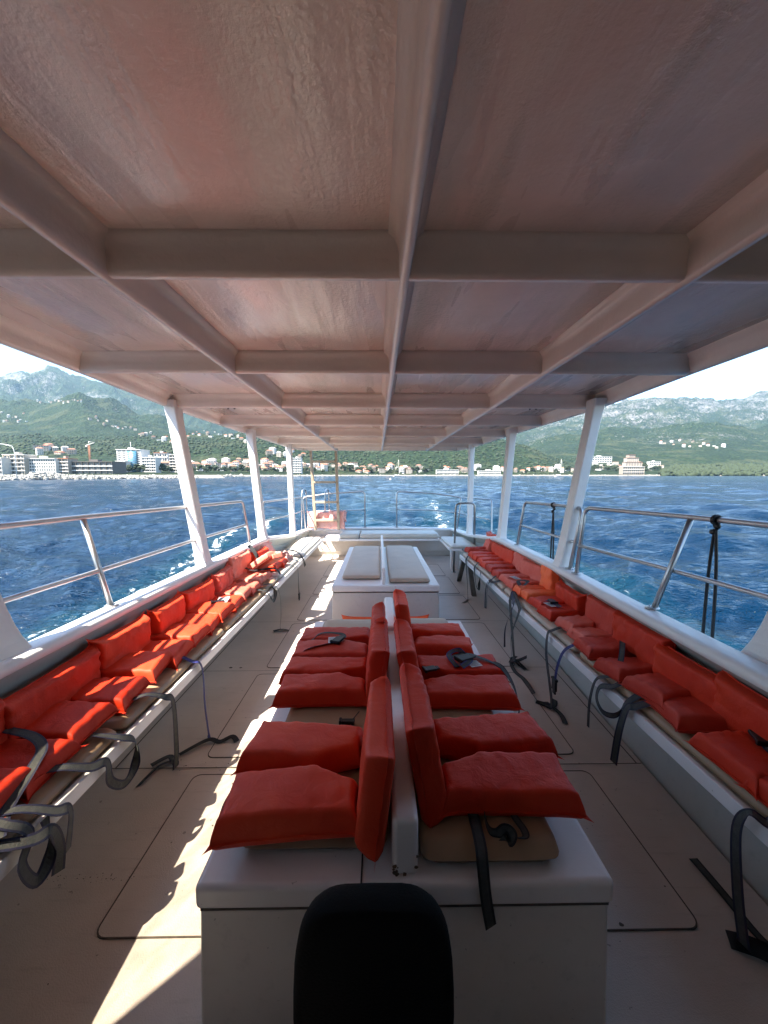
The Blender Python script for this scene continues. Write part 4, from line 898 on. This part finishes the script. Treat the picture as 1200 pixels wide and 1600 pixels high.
n = NT('mountain_side'); g = n.n('ShaderNodeNewGeometry'); P_ = g.outputs['Position']; sp = n.n('ShaderNodeSeparateXYZ'); n.l(P_, sp.inputs[0])
def mp(sc, rot=0):
    m = n.n('ShaderNodeMapping'); n.l(P_, m.inputs[0]); m.inputs['Scale'].default_value = sc; m.inputs['Rotation'].default_value = (0, 0, rot); return m.outputs[0]
sN = n.n('ShaderNodeSeparateXYZ'); n.l(g.outputs['Normal'], sN.inputs[0])
vo = n.n('ShaderNodeTexVoronoi', feature='F1'); n.l(mp((1, 1, 1)), vo.inputs[0]); vo.inputs['Scale'].default_value = .085
vo2 = n.n('ShaderNodeTexVoronoi', feature='F1'); n.l(mp((1, 1, 1)), vo2.inputs[0]); vo2.inputs['Scale'].default_value = .03
a = n.noise(mp((1, 1, 1)), .0045, 7, .62); b = n.noise(mp((1, 1, 1)), .03, 5, .65); c2 = n.noise(mp((1, 1, 2)), .0016, 6, .6, .5); dn = n.noise(mp((1, 1, 1)), .12, 3, .6)
green = n.mix(n.ramp(a, (.38, 0), (.62, 1)), (.0025, .009, .0045), (.014, .026, .010))
green = n.mix(n.ramp(b, (.40, 0), (.66, 1)), green, (.010, .025, .009)); green = n.mix(n.math('MULTIPLY', n.ramp(dn, (.45, 0), (.62, 1)), .75), green, (.040, .060, .024))
green = n.mix(n.math('MULTIPLY', n.ramp(vo.outputs['Distance'], (.30, 0), (.75, 1)), .65), green, (.0025, .008, .0035))
grassm = n.math('MULTIPLY', n.ramp(n.noise(mp((1, 1, 1)), .008, 4, .55), (.54, 0), (.64, 1)), .55)
green = n.mix(grassm, green, (.050, .056, .026))
rock = n.mix(n.ramp(b, (.35, 0), (.65, 1)), (.06, .06, .058), (.165, .16, .155))
zz = n.n('ShaderNodeMapRange'); n.l(sp.outputs[2], zz.inputs[0]); zz.inputs[1].default_value = 60; zz.inputs[2].default_value = 1150; zz.inputs[3].default_value = -.15; zz.inputs[4].default_value = -.025
slope = n.math('MULTIPLY', n.math('SUBTRACT', .86, sN.outputs[2]), .30)
xr = n.n('ShaderNodeMapRange'); n.l(sp.outputs[0], xr.inputs[0]); xr.inputs[1].default_value = -2000; xr.inputs[2].default_value = 2200; xr.inputs[3].default_value = -.01; xr.inputs[4].default_value = .085
rk = n.math('ADD', n.math('ADD', n.math('ADD', n.math('MULTIPLY', c2, .6), n.math('MULTIPLY', b, .4)), n.math('ADD', zz.outputs[0], xr.outputs[0])), slope)
rm = n.ramp(n.math('ADD', n.math('MULTIPLY', n.math('SUBTRACT', dn, .5), .55), rk), (.56, 0), (.60, 1))
col = n.mix(rm, green, rock)
sand = n.n('ShaderNodeMapRange'); n.l(sp.outputs[2], sand.inputs[0]); sand.inputs[1].default_value = 1.1; sand.inputs[2].default_value = 1.9; sand.inputs[3].default_value = 1; sand.inputs[4].default_value = 0
col = n.mix(sand.outputs[0], col, (.22, .20, .165))
hb = n.math('MULTIPLY', vo.outputs['Distance'], -1)
n.set(Base_Color=col, Roughness=.95, Specular_IOR_Level=.15, Normal=n.bump(hb, .8, 7, n.bump(b, .7, 16)))
land = np_mesh('hills', np.stack([Sg * Yg, Yg, Zg], -1).reshape(-1, 3), grid_quads(len(yg), len(sg_)), [n.m])
land['kind'] = 'structure'; land['label'] = 'green mountain slopes with bare limestone tops above the coast'
def hz(x, y): return float(height(np.array([x / y]), np.array([float(y)]))[0])
_Y = np.linspace(400, 5600, 1500)
def seat(u, v):
    """the first point of the land seen along a line of sight"""
    s_ = pxs(u); z = height(np.full_like(_Y, s_), _Y); e = math.tan(math.atan((800 - v) / 600) - math.atan(58 / 600)); ok = np.nonzero((z - H) / _Y >= e)[0]
    y = _Y[ok[0]] if len(ok) else 1400.; return s_ * y, y, hz(s_ * y, y)

# ---------------------------------------------------------------- houses
rs = random.Random(21)
MW = [plain('render_white', (.50, .48, .445), .8, 0, .08, .3), plain('render_cream', (.34, .295, .24), .8, 0, .1, .3), plain('render_sand', (.28, .235, .19), .8, 0, .1, .3)]
MR = [plain('terracotta_tiles', (.36, .13, .07), .85, 0, .2, 1.5), plain('concrete_roof', (.45, .43, .40), .85, 0, .15, 1), plain('brown_tiles', (.22, .11, .07), .85, 0, .2, 1.5)]
MG = plain('window_dark', (.03, .04, .05), .25, 0, .3, 2); MGB = plain('blue_glass_wall', (.05, .16, .24), .35, 0, .2, 1)
MC = plain('balcony_concrete', (.70, .68, .64), .8, 0, .08, 1); MDK = plain('dark_cladding', (.10, .085, .075), .6, 0, .2, 1)
def windows(m, x0, x1, y, z0, z1, fl, nw, mi, wf=.5, hf=.5, off=.04):
    for f in range(fl):
        for k_ in range(nw):
            cx_ = x0 + (x1 - x0) * (k_ + .5) / nw; w_ = (x1 - x0) / nw * wf / 2; a_ = z0 + (z1 - z0) * (f + .5) / fl; h_ = (z1 - z0) / fl * hf / 2
            m.add([(cx_ - w_, y - off, a_ - h_), (cx_ + w_, y - off, a_ - h_), (cx_ + w_, y - off, a_ + h_), (cx_ - w_, y - off, a_ + h_)], [(0, 1, 2, 3)], mi)
HT = []
for k_ in range(9):
    w_, d_, fl = rs.uniform(8, 15), rs.uniform(8, 12), rs.choice((1, 2, 2, 3, 3, 4)); h_ = fl * 3.0; m = MB()
    m.cur = 0; m.box(-w_ / 2, w_ / 2, -d_ / 2, d_ / 2, -6, h_); windows(m, -w_ / 2, w_ / 2, -d_ / 2, .3, h_ - .2, fl, max(2, int(w_ / 3)), 2, .42, .5)
    for f in range(1, fl):
        if k_ % 2 == 0: m.cur = 0; m.box(-w_ * .38, w_ * .38, -d_ / 2 - 1.2, -d_ / 2 - .01, f * 3 - .12, f * 3 + .75)
    m.cur = 1
    if k_ % 4 == 3: m.box(-w_ / 2 - .3, w_ / 2 + .3, -d_ / 2 - .3, d_ / 2 + .3, h_ + .01, h_ + .35)
    else:
        o_ = .5; a_, b_ = w_ / 2 + o_, d_ / 2 + o_; rh = 2.2
        m.add([(-a_, -b_, h_ + .01), (a_, -b_, h_ + .01), (a_, b_, h_ + .01), (-a_, b_, h_ + .01), (-a_ * .45, 0, h_ + rh), (a_ * .45, 0, h_ + rh)], [(0, 1, 5, 4), (1, 2, 5), (2, 3, 4, 5), (3, 0, 4), (3, 2, 1, 0)])
        m.cur = 0; m.box(w_ * .2, w_ * .2 + .7, .5, 1.2, h_ + .5, h_ + rh + .5)
    HT.append((m, k_))
def mesh_of(m, mats, name):
    o = m.obj(name, mats, smooth=False); me = o.data; bpy.data.objects.remove(o); return me
HM = [mesh_of(m, [MW[k_ % 3 if k_ % 5 else 0], MR[(0, 1, 2, 1, 0, 0, 1, 0, 2)[k_]], MG], 'house_mesh') for m, k_ in HT]
def put(me, name, x, y, z, rz=0, sc=1, label=None, cat=None, group=None):
    o = bpy.data.objects.new(name, me); C.collection.objects.link(o); o.location = (x, y, z); o.rotation_euler = (0, 0, rz)
    if sc != 1: o.scale = (sc, sc, sc) if not isinstance(sc, tuple) else sc
    return tag(o, label, cat, group)
NH = 0
def cluster(nn, u0, u1, vf, spread, lab, grp, sc=(.8, 1.1)):
    global NH
    for i in range(nn):
        u = u0 + (u1 - u0) * (i + rs.uniform(.1, .9)) / nn; v = vf(u) + rs.uniform(-spread, spread)
        x, y, z = seat(u, v); k_ = rs.randrange(9)
        put(HM[k_], 'house', x, y, z - .5, rs.uniform(-.5, .5) + math.atan2(-x, y) * .6, rs.uniform(*sc), lab, 'house', grp); NH += 1
L1 = lambda u0, v0, u1, v1: (lambda u: v0 + (v1 - v0) * (u - u0) / (u1 - u0))
cluster(58, 232, 480, lambda u: 733, 3.5, 'pale shoreline house behind trees on the left half of the bay', 'houses of the left shoreline town', (.9, 1.4))
cluster(12, 236, 420, lambda u: 724 + (u - 236) * .02, 2.5, 'pale house in the upper row of the left shoreline town', 'upper row houses of the left shoreline town', (1.0, 1.5))
cluster(44, 478, 668, lambda u: 732 if u < 560 else 736, 4, 'white house of the waterfront village seen under the canopy end', 'houses of the middle waterfront village', (.9, 1.3))
cluster(26, 690, 900, lambda u: 736, 2.5, 'low pale house on the shore right of the middle', 'houses of the right waterfront', (.8, 1.3))
cluster(22, 152, 282, L1(152, 655, 282, 692), 4, 'tiny white house in the slanting hillside village on the left', 'houses of the slanting hillside village', (.7, 1.2))
cluster(14, 75, 145, lambda u: 629, 2.5, 'tiny white house of the high village near the left mountain top', 'houses of the high mountain village', (.6, 1.0))
cluster(14, 0, 62, lambda u: 655, 9, 'tiny house of the hillside hamlet at the far left', 'houses of the far left hamlet', (.6, 1.0))
cluster(12, 68, 126, lambda u: 707, 5, 'small white house on the green slope above the long hotels', 'houses above the long hotels', (1.0, 1.5))
cluster(20, 286, 402, L1(286, 676, 402, 688), 6, 'small white house on the hillside between first and second left pillars', 'hillside houses between the left pillars', (.7, 1.15))
cluster(8, 420, 480, lambda u: 712, 6, 'small house on the green hill near the third left pillar', 'hill houses near the third left pillar', (.9, 1.3))
cluster(14, 1028, 1132, L1(1028, 688, 1132, 702), 5, 'small white house above the dark wood on the right', 'houses above the right wood', (.7, 1.2))
cluster(16, 925, 1035, lambda u: 731, 5, 'pale house at the foot of the terraced hotel on the right', 'houses by the terraced hotel', (.9, 1.4))
# ---------------------------------------------------------------- larger buildings
def block(label, u0, u1, vt, Y0, depth, fl, nw, mat, roofmat=None, balc=True, cat='hotel', inset=0, base=1.5, vb=None):
    if vb: _q = seat((u0 + u1) / 2, vb); Y0 = _q[1]; base = _q[2]
    x0, x1 = pxs(u0) * Y0, pxs(u1) * Y0; e = math.tan(math.atan((800 - vt) / 600) - math.atan(58 / 600)); zt = H + e * Y0; cx_ = (x0 + x1) / 2
    t = thing('hotel_building' if cat == 'hotel' else 'apartment_building', label, cat, (cx_, Y0, base)); w_ = (x1 - x0) / 2; h_ = zt - base
    m = MB(); m.box(-w_, w_, 0, depth, -4, h_); m.obj('wall', mat, t, smooth=False)
    m = MB(); m.box(-w_ - .4, w_ + .4, -1.3, depth + .4, h_ + .02, h_ + .5); 
    m.obj('roof', roofmat or MC, t, smooth=False)
    m = MB(); m.box(-w_ * .3, w_ * .1, depth * .3, depth * .6, h_ + .52, h_ + 3.2); m.obj('roof_housing', mat, t, smooth=False)
    for f in range(fl):
        for k_ in range(nw):
            m = MB(); za, zb = .3 + (h_ - .6) * f / fl, .3 + (h_ - .6) * (f + 1) / fl; xa = -w_ + .5 + (2 * w_ - 1) * k_ / nw; windows(m, xa, xa + (2 * w_ - 1) / nw, 0, za, zb, 1, 1, 0, .62, .58, .06); m.obj('window', MG, t, smooth=False)
    for f in range(1, fl):
        if balc:
            m = MB(); z = h_ * f / fl; m.box(-w_ + .02, w_ - .02, -1.25, -.08, z - .12, z + .62); m.obj('balcony', MC, t, smooth=False)
    if balc:
        for k_ in range(0, nw + 1, 2):
            m = MB(); x = -w_ + .3 + (2 * w_ - .6) * k_ / nw; m.box(x - .18, x + .18, -1.15, -.09, 0, h_ - .02); m.obj('party_wall', mat, t, smooth=False)
    return t
block('long white hotel with deep balcony bands at the far left', -40, 16, 716, 430, 16, 4, 10, MW[0])
block('stepped white hotel beside the street lamp with stacked balconies', 18, 50, 711, 440, 16, 5, 6, MW[1])
block('long cream hotel wing with a regular grid of small windows', 52, 96, 717, 445, 14, 5, 12, MW[0], balc=False)
block('slim brown building between the cream wing and the flat dark roof', 98, 116, 717, 450, 14, 5, 4, MW[2], MR[0])
block('low wide building site with dark floors under a flat black roof', 118, 183, 722, 455, 24, 3, 14, MDK, MDK)
t = block('white tower hotel with a curved blue glass front', 190, 227, 703, 520, 20, 12, 5, MW[0], balc=False)
m = MB(); rg_ = []
for i in range(13):
    a = math.pi * i / 12; rg_.append((4.5 - 6.2 * math.cos(a), -.3 - 3.6 * math.sin(a)))
m.loft([[Vector((x, y, z)) for x, y in rg_][::-1] for z in (0, 31)]); m.obj('glass_front', MGB, t, smooth=True)
for f in range(1, 12):
    m = MB(); z = 31 * f / 12; m.loft([[Vector((x * 1.006, y - .25, z_)) for x, y in rg_][::-1] for z_ in (z - .12, z + .12)]); m.obj('floor_band', MC, t, smooth=False)
m = MB(); m.tube([(-2, 8, 34), (-2, 8, 44)], .25, 6); m.obj('roof_mast', MC, t)
block('lower white annex at the left foot of the glass tower', 188, 203, 721, 505, 10, 7, 4, MW[0])
block('white apartment block right of the glass tower', 228, 249, 715, 520, 12, 6, 6, MW[0], cat='apartments')
block('cream apartment block half hidden by the first full left pillar', 270, 292, 711, 560, 12, 7, 5, MW[1], cat='apartments')
block('terracotta roofed white block in the left town', 247, 267, 708, 640, 12, 5, 5, MW[0], MR[0], cat='apartments')
block('white round shouldered hotel left of the wooden ladder', 458, 472, 716, 760, 12, 7, 5, MW[0])
block('long low white waterfront hotel right of the yacht mast', 682, 716, 734, 900, 14, 2, 16, MW[0])
block('long low white waterfront hall between the right stern pillars', 748, 782, 735.5, 900, 14, 2, 18, MW[0])
block('white box shaped hotel right of the first right pillar', 921, 956, 713, 900, 16, 3, 9, MW[0], vb=723)
for i, (u0, u1, vt) in enumerate(((974, 1008, 729), (979, 1006, 722), (983, 1002, 715), (988, 998, 710))):
    if i == 0:
        tp = block('terraced pyramid shaped hotel stepping up behind the right shore', u0, u1, vt, 900, 14, 3, 10, MW[2])
    else:
        x0, x1 = pxs(u0) * 900 - tp.location.x, pxs(u1) * 900 - tp.location.x; zt = math.tan(math.atan((800 - vt) / 600) - math.atan(58 / 600)) * 900
        m = MB(); m.box(x0, x1, 4 * i, 4 * i + 12, -2, zt); m.obj('terrace', MW[1 + i % 2], tp, smooth=False)
        for f in range(3):
            for k_ in range(6):
                m = MB(); xa = x0 + .5 + (x1 - x0 - 1) * k_ / 6; za = zt - 9.5 + 3 * f; windows(m, xa, xa + (x1 - x0 - 1) / 6, 4 * i, za, za + 3, 1, 1, 0, .6, .5); m.obj('window', MG, tp, smooth=False)
        m = MB(); m.box(x0 - .5, x1 + .5, 4 * i - 1, 4 * i + 12, zt + .02, zt + .5); m.obj('roof', MR[2], tp, smooth=False)
block('long pale hotel beside the terraced one on the right shore', 1016, 1033, 721, 900, 14, 3, 6, MW[0], vb=731)
# ---------------------------------------------------------------- trees
n = NT('leaf_green'); v = n.coord('Object'); f = n.noise(v, 1.2, 4, .6); oi = n.n('ShaderNodeObjectInfo')
c = n.mix(n.ramp(f, (.3, 0), (.7, 1)), (.005, .014, .005), (.022, .038, .014)); c = n.mix(n.math('MULTIPLY', oi.outputs['Random'], .5), c, (.034, .046, .018))
n.set(Base_Color=c, Roughness=.9); LEAF = n.m; BARK = plain('bark', (.12, .09, .06), .9)
def crown_mesh(seed, rw, rh, nclump=26):
    m = MB(); r_ = random.Random(seed)
    for i in range(nclump):
        a = r_.uniform(0, 6.28); q = r_.random() ** .5; z = r_.uniform(.25, 1); x, y = math.cos(a) * q * rw * math.sin(math.pi * min(z * .8 + .1, .95)), math.sin(a) * q * rw * math.sin(math.pi * min(z * .8 + .1, .95))
        s_ = r_.uniform(.22, .42) * rw; blob(m, (x, y, rh * z), s_, s_, s_ * .7, seed * 50 + i, .8, 7, 4)
    return mesh_of(m, LEAF, 'crown_mesh')
CR = [crown_mesh(i, 4.2, h_) for i, h_ in enumerate((6.5, 8, 7))] + [crown_mesh(5, 1.5, 12, 22)]
tm = MB(); tm.tube([(0, 0, -3), (.1, 0, 2.5), (0, .1, 5)], .35, 7, r2=.18); TRM = mesh_of(tm, BARK, 'trunk_mesh')
def tree(u, v, k_, sc, lab, grp, name='tree'):
    x, y, z = seat(u, v); t = thing(name, lab, 'tree', (x, y, z), rs.uniform(0, 6), grp); t.scale = (sc,) * 3
    for nm, me in (('crown', CR[k_]), ('trunk', TRM)):
        o = bpy.data.objects.new(nm, me); C.collection.objects.link(o); o.parent = t
for i in range(34): tree(172 + i * 9.4 + rs.uniform(-3, 3), 738.2 + rs.uniform(-1, .8), rs.randrange(3), rs.uniform(1.0, 1.7), 'round green tree on the shore before the left town', 'shore trees before the left town')
for i in range(24): tree(486 + i * 8.2 + rs.uniform(-3, 3), 738 + rs.uniform(-3, 1.2), rs.randrange(3), rs.uniform(1.1, 2.0), 'dark round tree among the middle waterfront houses', 'trees of the middle waterfront')
for i in range(20): tree(690 + i * 11 + rs.uniform(-4, 4), 738 + rs.uniform(-2, 1), rs.choice((0, 1, 2, 3)), rs.uniform(1.0, 1.8), 'dark tree among the low houses right of the middle', 'trees of the right waterfront')
for i in range(30): tree(905 + i * 4.4 + rs.uniform(-3, 3), 737 + rs.uniform(-6, 1), rs.choice((0, 1, 2, 3)), rs.uniform(1.2, 2.2), 'dark tree around the terraced hotel on the right', 'trees around the terraced hotel')
# dark wood on the right headland
m = MB(); r2 = random.Random(6)
for i in range(950):
    u = 1036 + 220 * r2.random(); y = 815 + 190 * r2.random(); x = pxs(u) * y; z = hz(x, y)
    t_ = (y - 815) / 190; hh = 5 + 18 * min(1, (u - 1030) / 30) * t_ ** .8
    s_ = r2.uniform(3.5, 6.5); blob(m, (x, y, z + hh * .75 + r2.uniform(-2, 2)), s_, s_, s_ * .8, i, .9, 7, 4)
o = m.obj('woods', LEAF); tag(o, 'dark green wood covering the right headland by the water', None, None, 'stuff')
# scrub and small trees on the nearer hills
m = MB()
for i in range(3200):
    y = 930 + 620 * r2.random(); s_ = r2.uniform(-1.2, .52); x = s_ * y; z = hz(x, y); q = r2.uniform(2.2, 5.0)
    blob(m, (x, y, z + q * .35), q, q, q * .75, i, .8, 6, 3)
o = m.obj('undergrowth', LEAF); tag(o, 'green maquis scrub and trees covering the nearer hillsides', None, None, 'stuff')
# ---------------------------------------------------------------- breakwater
MRK = plain('pale_boulder', (.30, .285, .25), .9, 0, .25, .8, .5, 3)
m = MB()
for i in range(1500):
    t_ = r2.random(); s_ = -1.25 + .85 * t_; Yb = 138 + 150 * max(0, (s_ + 1.1) / .69) ** 1.1 if s_ > -1.1 else 138
    k_ = r2.random(); y = Yb + k_ * 5; x = s_ * y; top = 1.9 + 1.6 * math.exp(-((s_ + .86) / .05) ** 2) - 1.6 * max(0, (s_ + .5) / .1)
    z = SEA - .2 + top * k_ ** .7; q = r2.uniform(.35, .95); blob(m, (x, y, z), q * r2.uniform(.8, 1.5), q, q * r2.uniform(.6, 1), i, 1.1, 6, 4)
o = m.obj('breakwater_rocks', MRK, smooth=False); tag(o, 'rough heap of pale boulders forming the breakwater', None, None, 'stuff')
m = MB(); P2 = []
for i in range(40):
    s_ = -1.25 + .84 * i / 39; Yb = (138 + 150 * max(0, (s_ + 1.1) / .69) ** 1.1) + 5; P2.append([Vector((s_ * Yb, Yb, SEA - 1)), Vector((s_ * Yb, Yb, SEA + 1.5)), Vector((s_ * (Yb + 9), Yb + 9, SEA + 1.6)), Vector((s_ * (Yb + 9), Yb + 9, SEA - 1))])
m.loft(P2); o = m.obj('breakwater_wall', MC, smooth=False); tag(o, 'low concrete mole behind the pale boulders', 'wall')
# rocky shore line under the far coast
m = MB()
for i in range(1500):
    s_ = r2.uniform(-.42, 1.15); Yc_ = float(coast(s_)) * (1 + .05 * (float(vnoise(np.array([s_ * float(coast(s_)) / 120]), np.array([3.]), 12, 4)[0]) - .5)); x = s_ * Yc_; q = r2.uniform(.6, 2.0)
    if r2.random() < .4 + .6 * (s_ > .7): blob(m, (x, Yc_ + r2.uniform(-3, 6), SEA + r2.uniform(0, 1.2)), q * r2.uniform(.8, 2.2), q, q * r2.uniform(.5, 1.2), i, 1.1, 6, 4)
o = m.obj('shore_rocks', MRK, smooth=False); tag(o, 'pale rocks along the far waterline', None, None, 'stuff')
# street lamp on the mole
x, y = pxs(36) * 150, 150; t = thing('street_lamp', 'tall white street lamp with a long curved arm on the breakwater', 'street lamp', (x, y, SEA + 1.5))
MB().tube([(0, 0, 0), (0, 0, 8.6), (-.35, 0, 10.6), (-.9, 0, 11.7)], .13, 8, r2=.08).obj('pole', MC, t)
MB().tube(smooth_path([(-.9, 0, 11.7), (-3.2, 0, 12.35), (-6, 0, 12.5), (-9, 0, 12.2)]), .09, 8).obj('arm', MC, t)
for q in (-1.2, -2.6, -9.2):
    m = MB(); m.box(q - .55, q + .35, -.2, .2, 11.72 + (.3 if q < -2 else 0), 11.9 + (.3 if q < -2 else 0)); m.obj('lamp_head', MC, t, .05)
# tower crane
x, y = pxs(149) * 560, 560; t = thing('tower_crane', 'rusty tower crane rising behind the low building site', 'crane', (x, y, 8)); MCR = plain('crane_paint', (.32, .12, .06), .7)
m = MB()
for a, b_ in ((-.8, -.8), (.8, -.8), (.8, .8), (-.8, .8)): m.tube([(a, b_, 0), (a, b_, 36)], .22, 5)
for k_ in range(18): m.tube([(-.8, -.8, 2 * k_), (.8, -.8, 2 * k_ + 2)], .12, 4); m.tube([(.8, .8, 2 * k_), (-.8, .8, 2 * k_ + 2)], .12, 4)
m.obj('mast', MCR, t)
m = MB(); m.tube([(-4, 0, 35.5), (8, 0, 39)], .35, 5); m.tube([(0, 0, 36), (0, 0, 41)], .3, 5); m.tube([(0, 0, 41), (8, 0, 39)], .12, 4); m.obj('jib', MC, t)
m = MB(); m.box(-4.6, -3, -.8, .8, 33.2, 35.2); m.obj('counterweight', MC, t)
# yachts and a buoy
def yacht(u, Y0, hm, L_, lab, rz):
    t = thing('sailing_yacht', lab, 'yacht', (pxs(u) * Y0, Y0, SEA), rz, 'sailing yachts under the far shore')
    rings = []
    for k_ in range(9):
        f = k_ / 8; xx = (f - .5) * L_; w_ = L_ * .15 * abs(math.sin(math.pi * min(1, f * .75 + .22))) ** .7 * (1 if f < .98 else .05); zt = 1.1 + .5 * (2 * f - 1) ** 2 
        rings.append([Vector((xx, -w_, zt)), Vector((xx, -w_ * .7, -.2)), Vector((xx, w_ * .7, -.2)), Vector((xx, w_, zt))])
    MB().loft(rings).obj('hull', MW[0], t, smooth=False)
    m = MB(); m.box(-L_ * .22, L_ * .18, -L_ * .07, L_ * .07, 1.12, 1.9); m.obj('cabin', MW[0], t, .15)
    MB().tube([(.4, 0, 1), (.4, 0, hm)], .12, 6).obj('mast', MC, t)
    m = MB(); m.tube([(.4, 0, 2.6), (-L_ * .42, 0, 2.5)], .16, 6); m.obj('boom', MC, t)
    m = MB(); m.tube([(.4, 0, hm), (L_ * .5, 0, 1.6)], .04, 4); m.tube([(.4, 0, hm), (-L_ * .5, 0, 1.6)], .03, 4); m.obj('rigging', MC, t)
yacht(622, 480, 21, 13, 'white sailing yacht moored beyond the stern, mast bare', .5)
yacht(876, 440, 20, 14, 'white sailing yacht seen beside the first right pillar', .2)
t = thing('mooring_buoy', 'tiny white mooring buoy afloat beyond the stern', 'buoy', (pxs(610) * 185, 185, SEA + .05)); m = MB(); blob(m, (0, 0, .15), .42, .42, .42, 1, 0, 12, 8); m.obj('float', MW[0], t); MB().tube([(0, 0, .5), (0, 0, .85)], .04, 6).obj('ring_post', MC, t)
# ---------------------------------------------------------------- haze
n = NT('haze_air'); vol = n.n('ShaderNodeVolumePrincipled'); n.t.nodes.remove(n.b); n.l(vol.outputs[0], n.out.inputs['Volume'])
vol.inputs['Color'].default_value = (.50, .78, 1, 1); vol.inputs['Density'].default_value = .00004; vol.inputs['Anisotropy'].default_value = .2
HZ = True
if HZ:
    m = MB(); m.box(-12500, 12500, -2500, 9600, -8, 1900); o = m.obj('haze', n.m, smooth=False); tag(o, 'thin blue coastal haze', None, None, 'stuff')
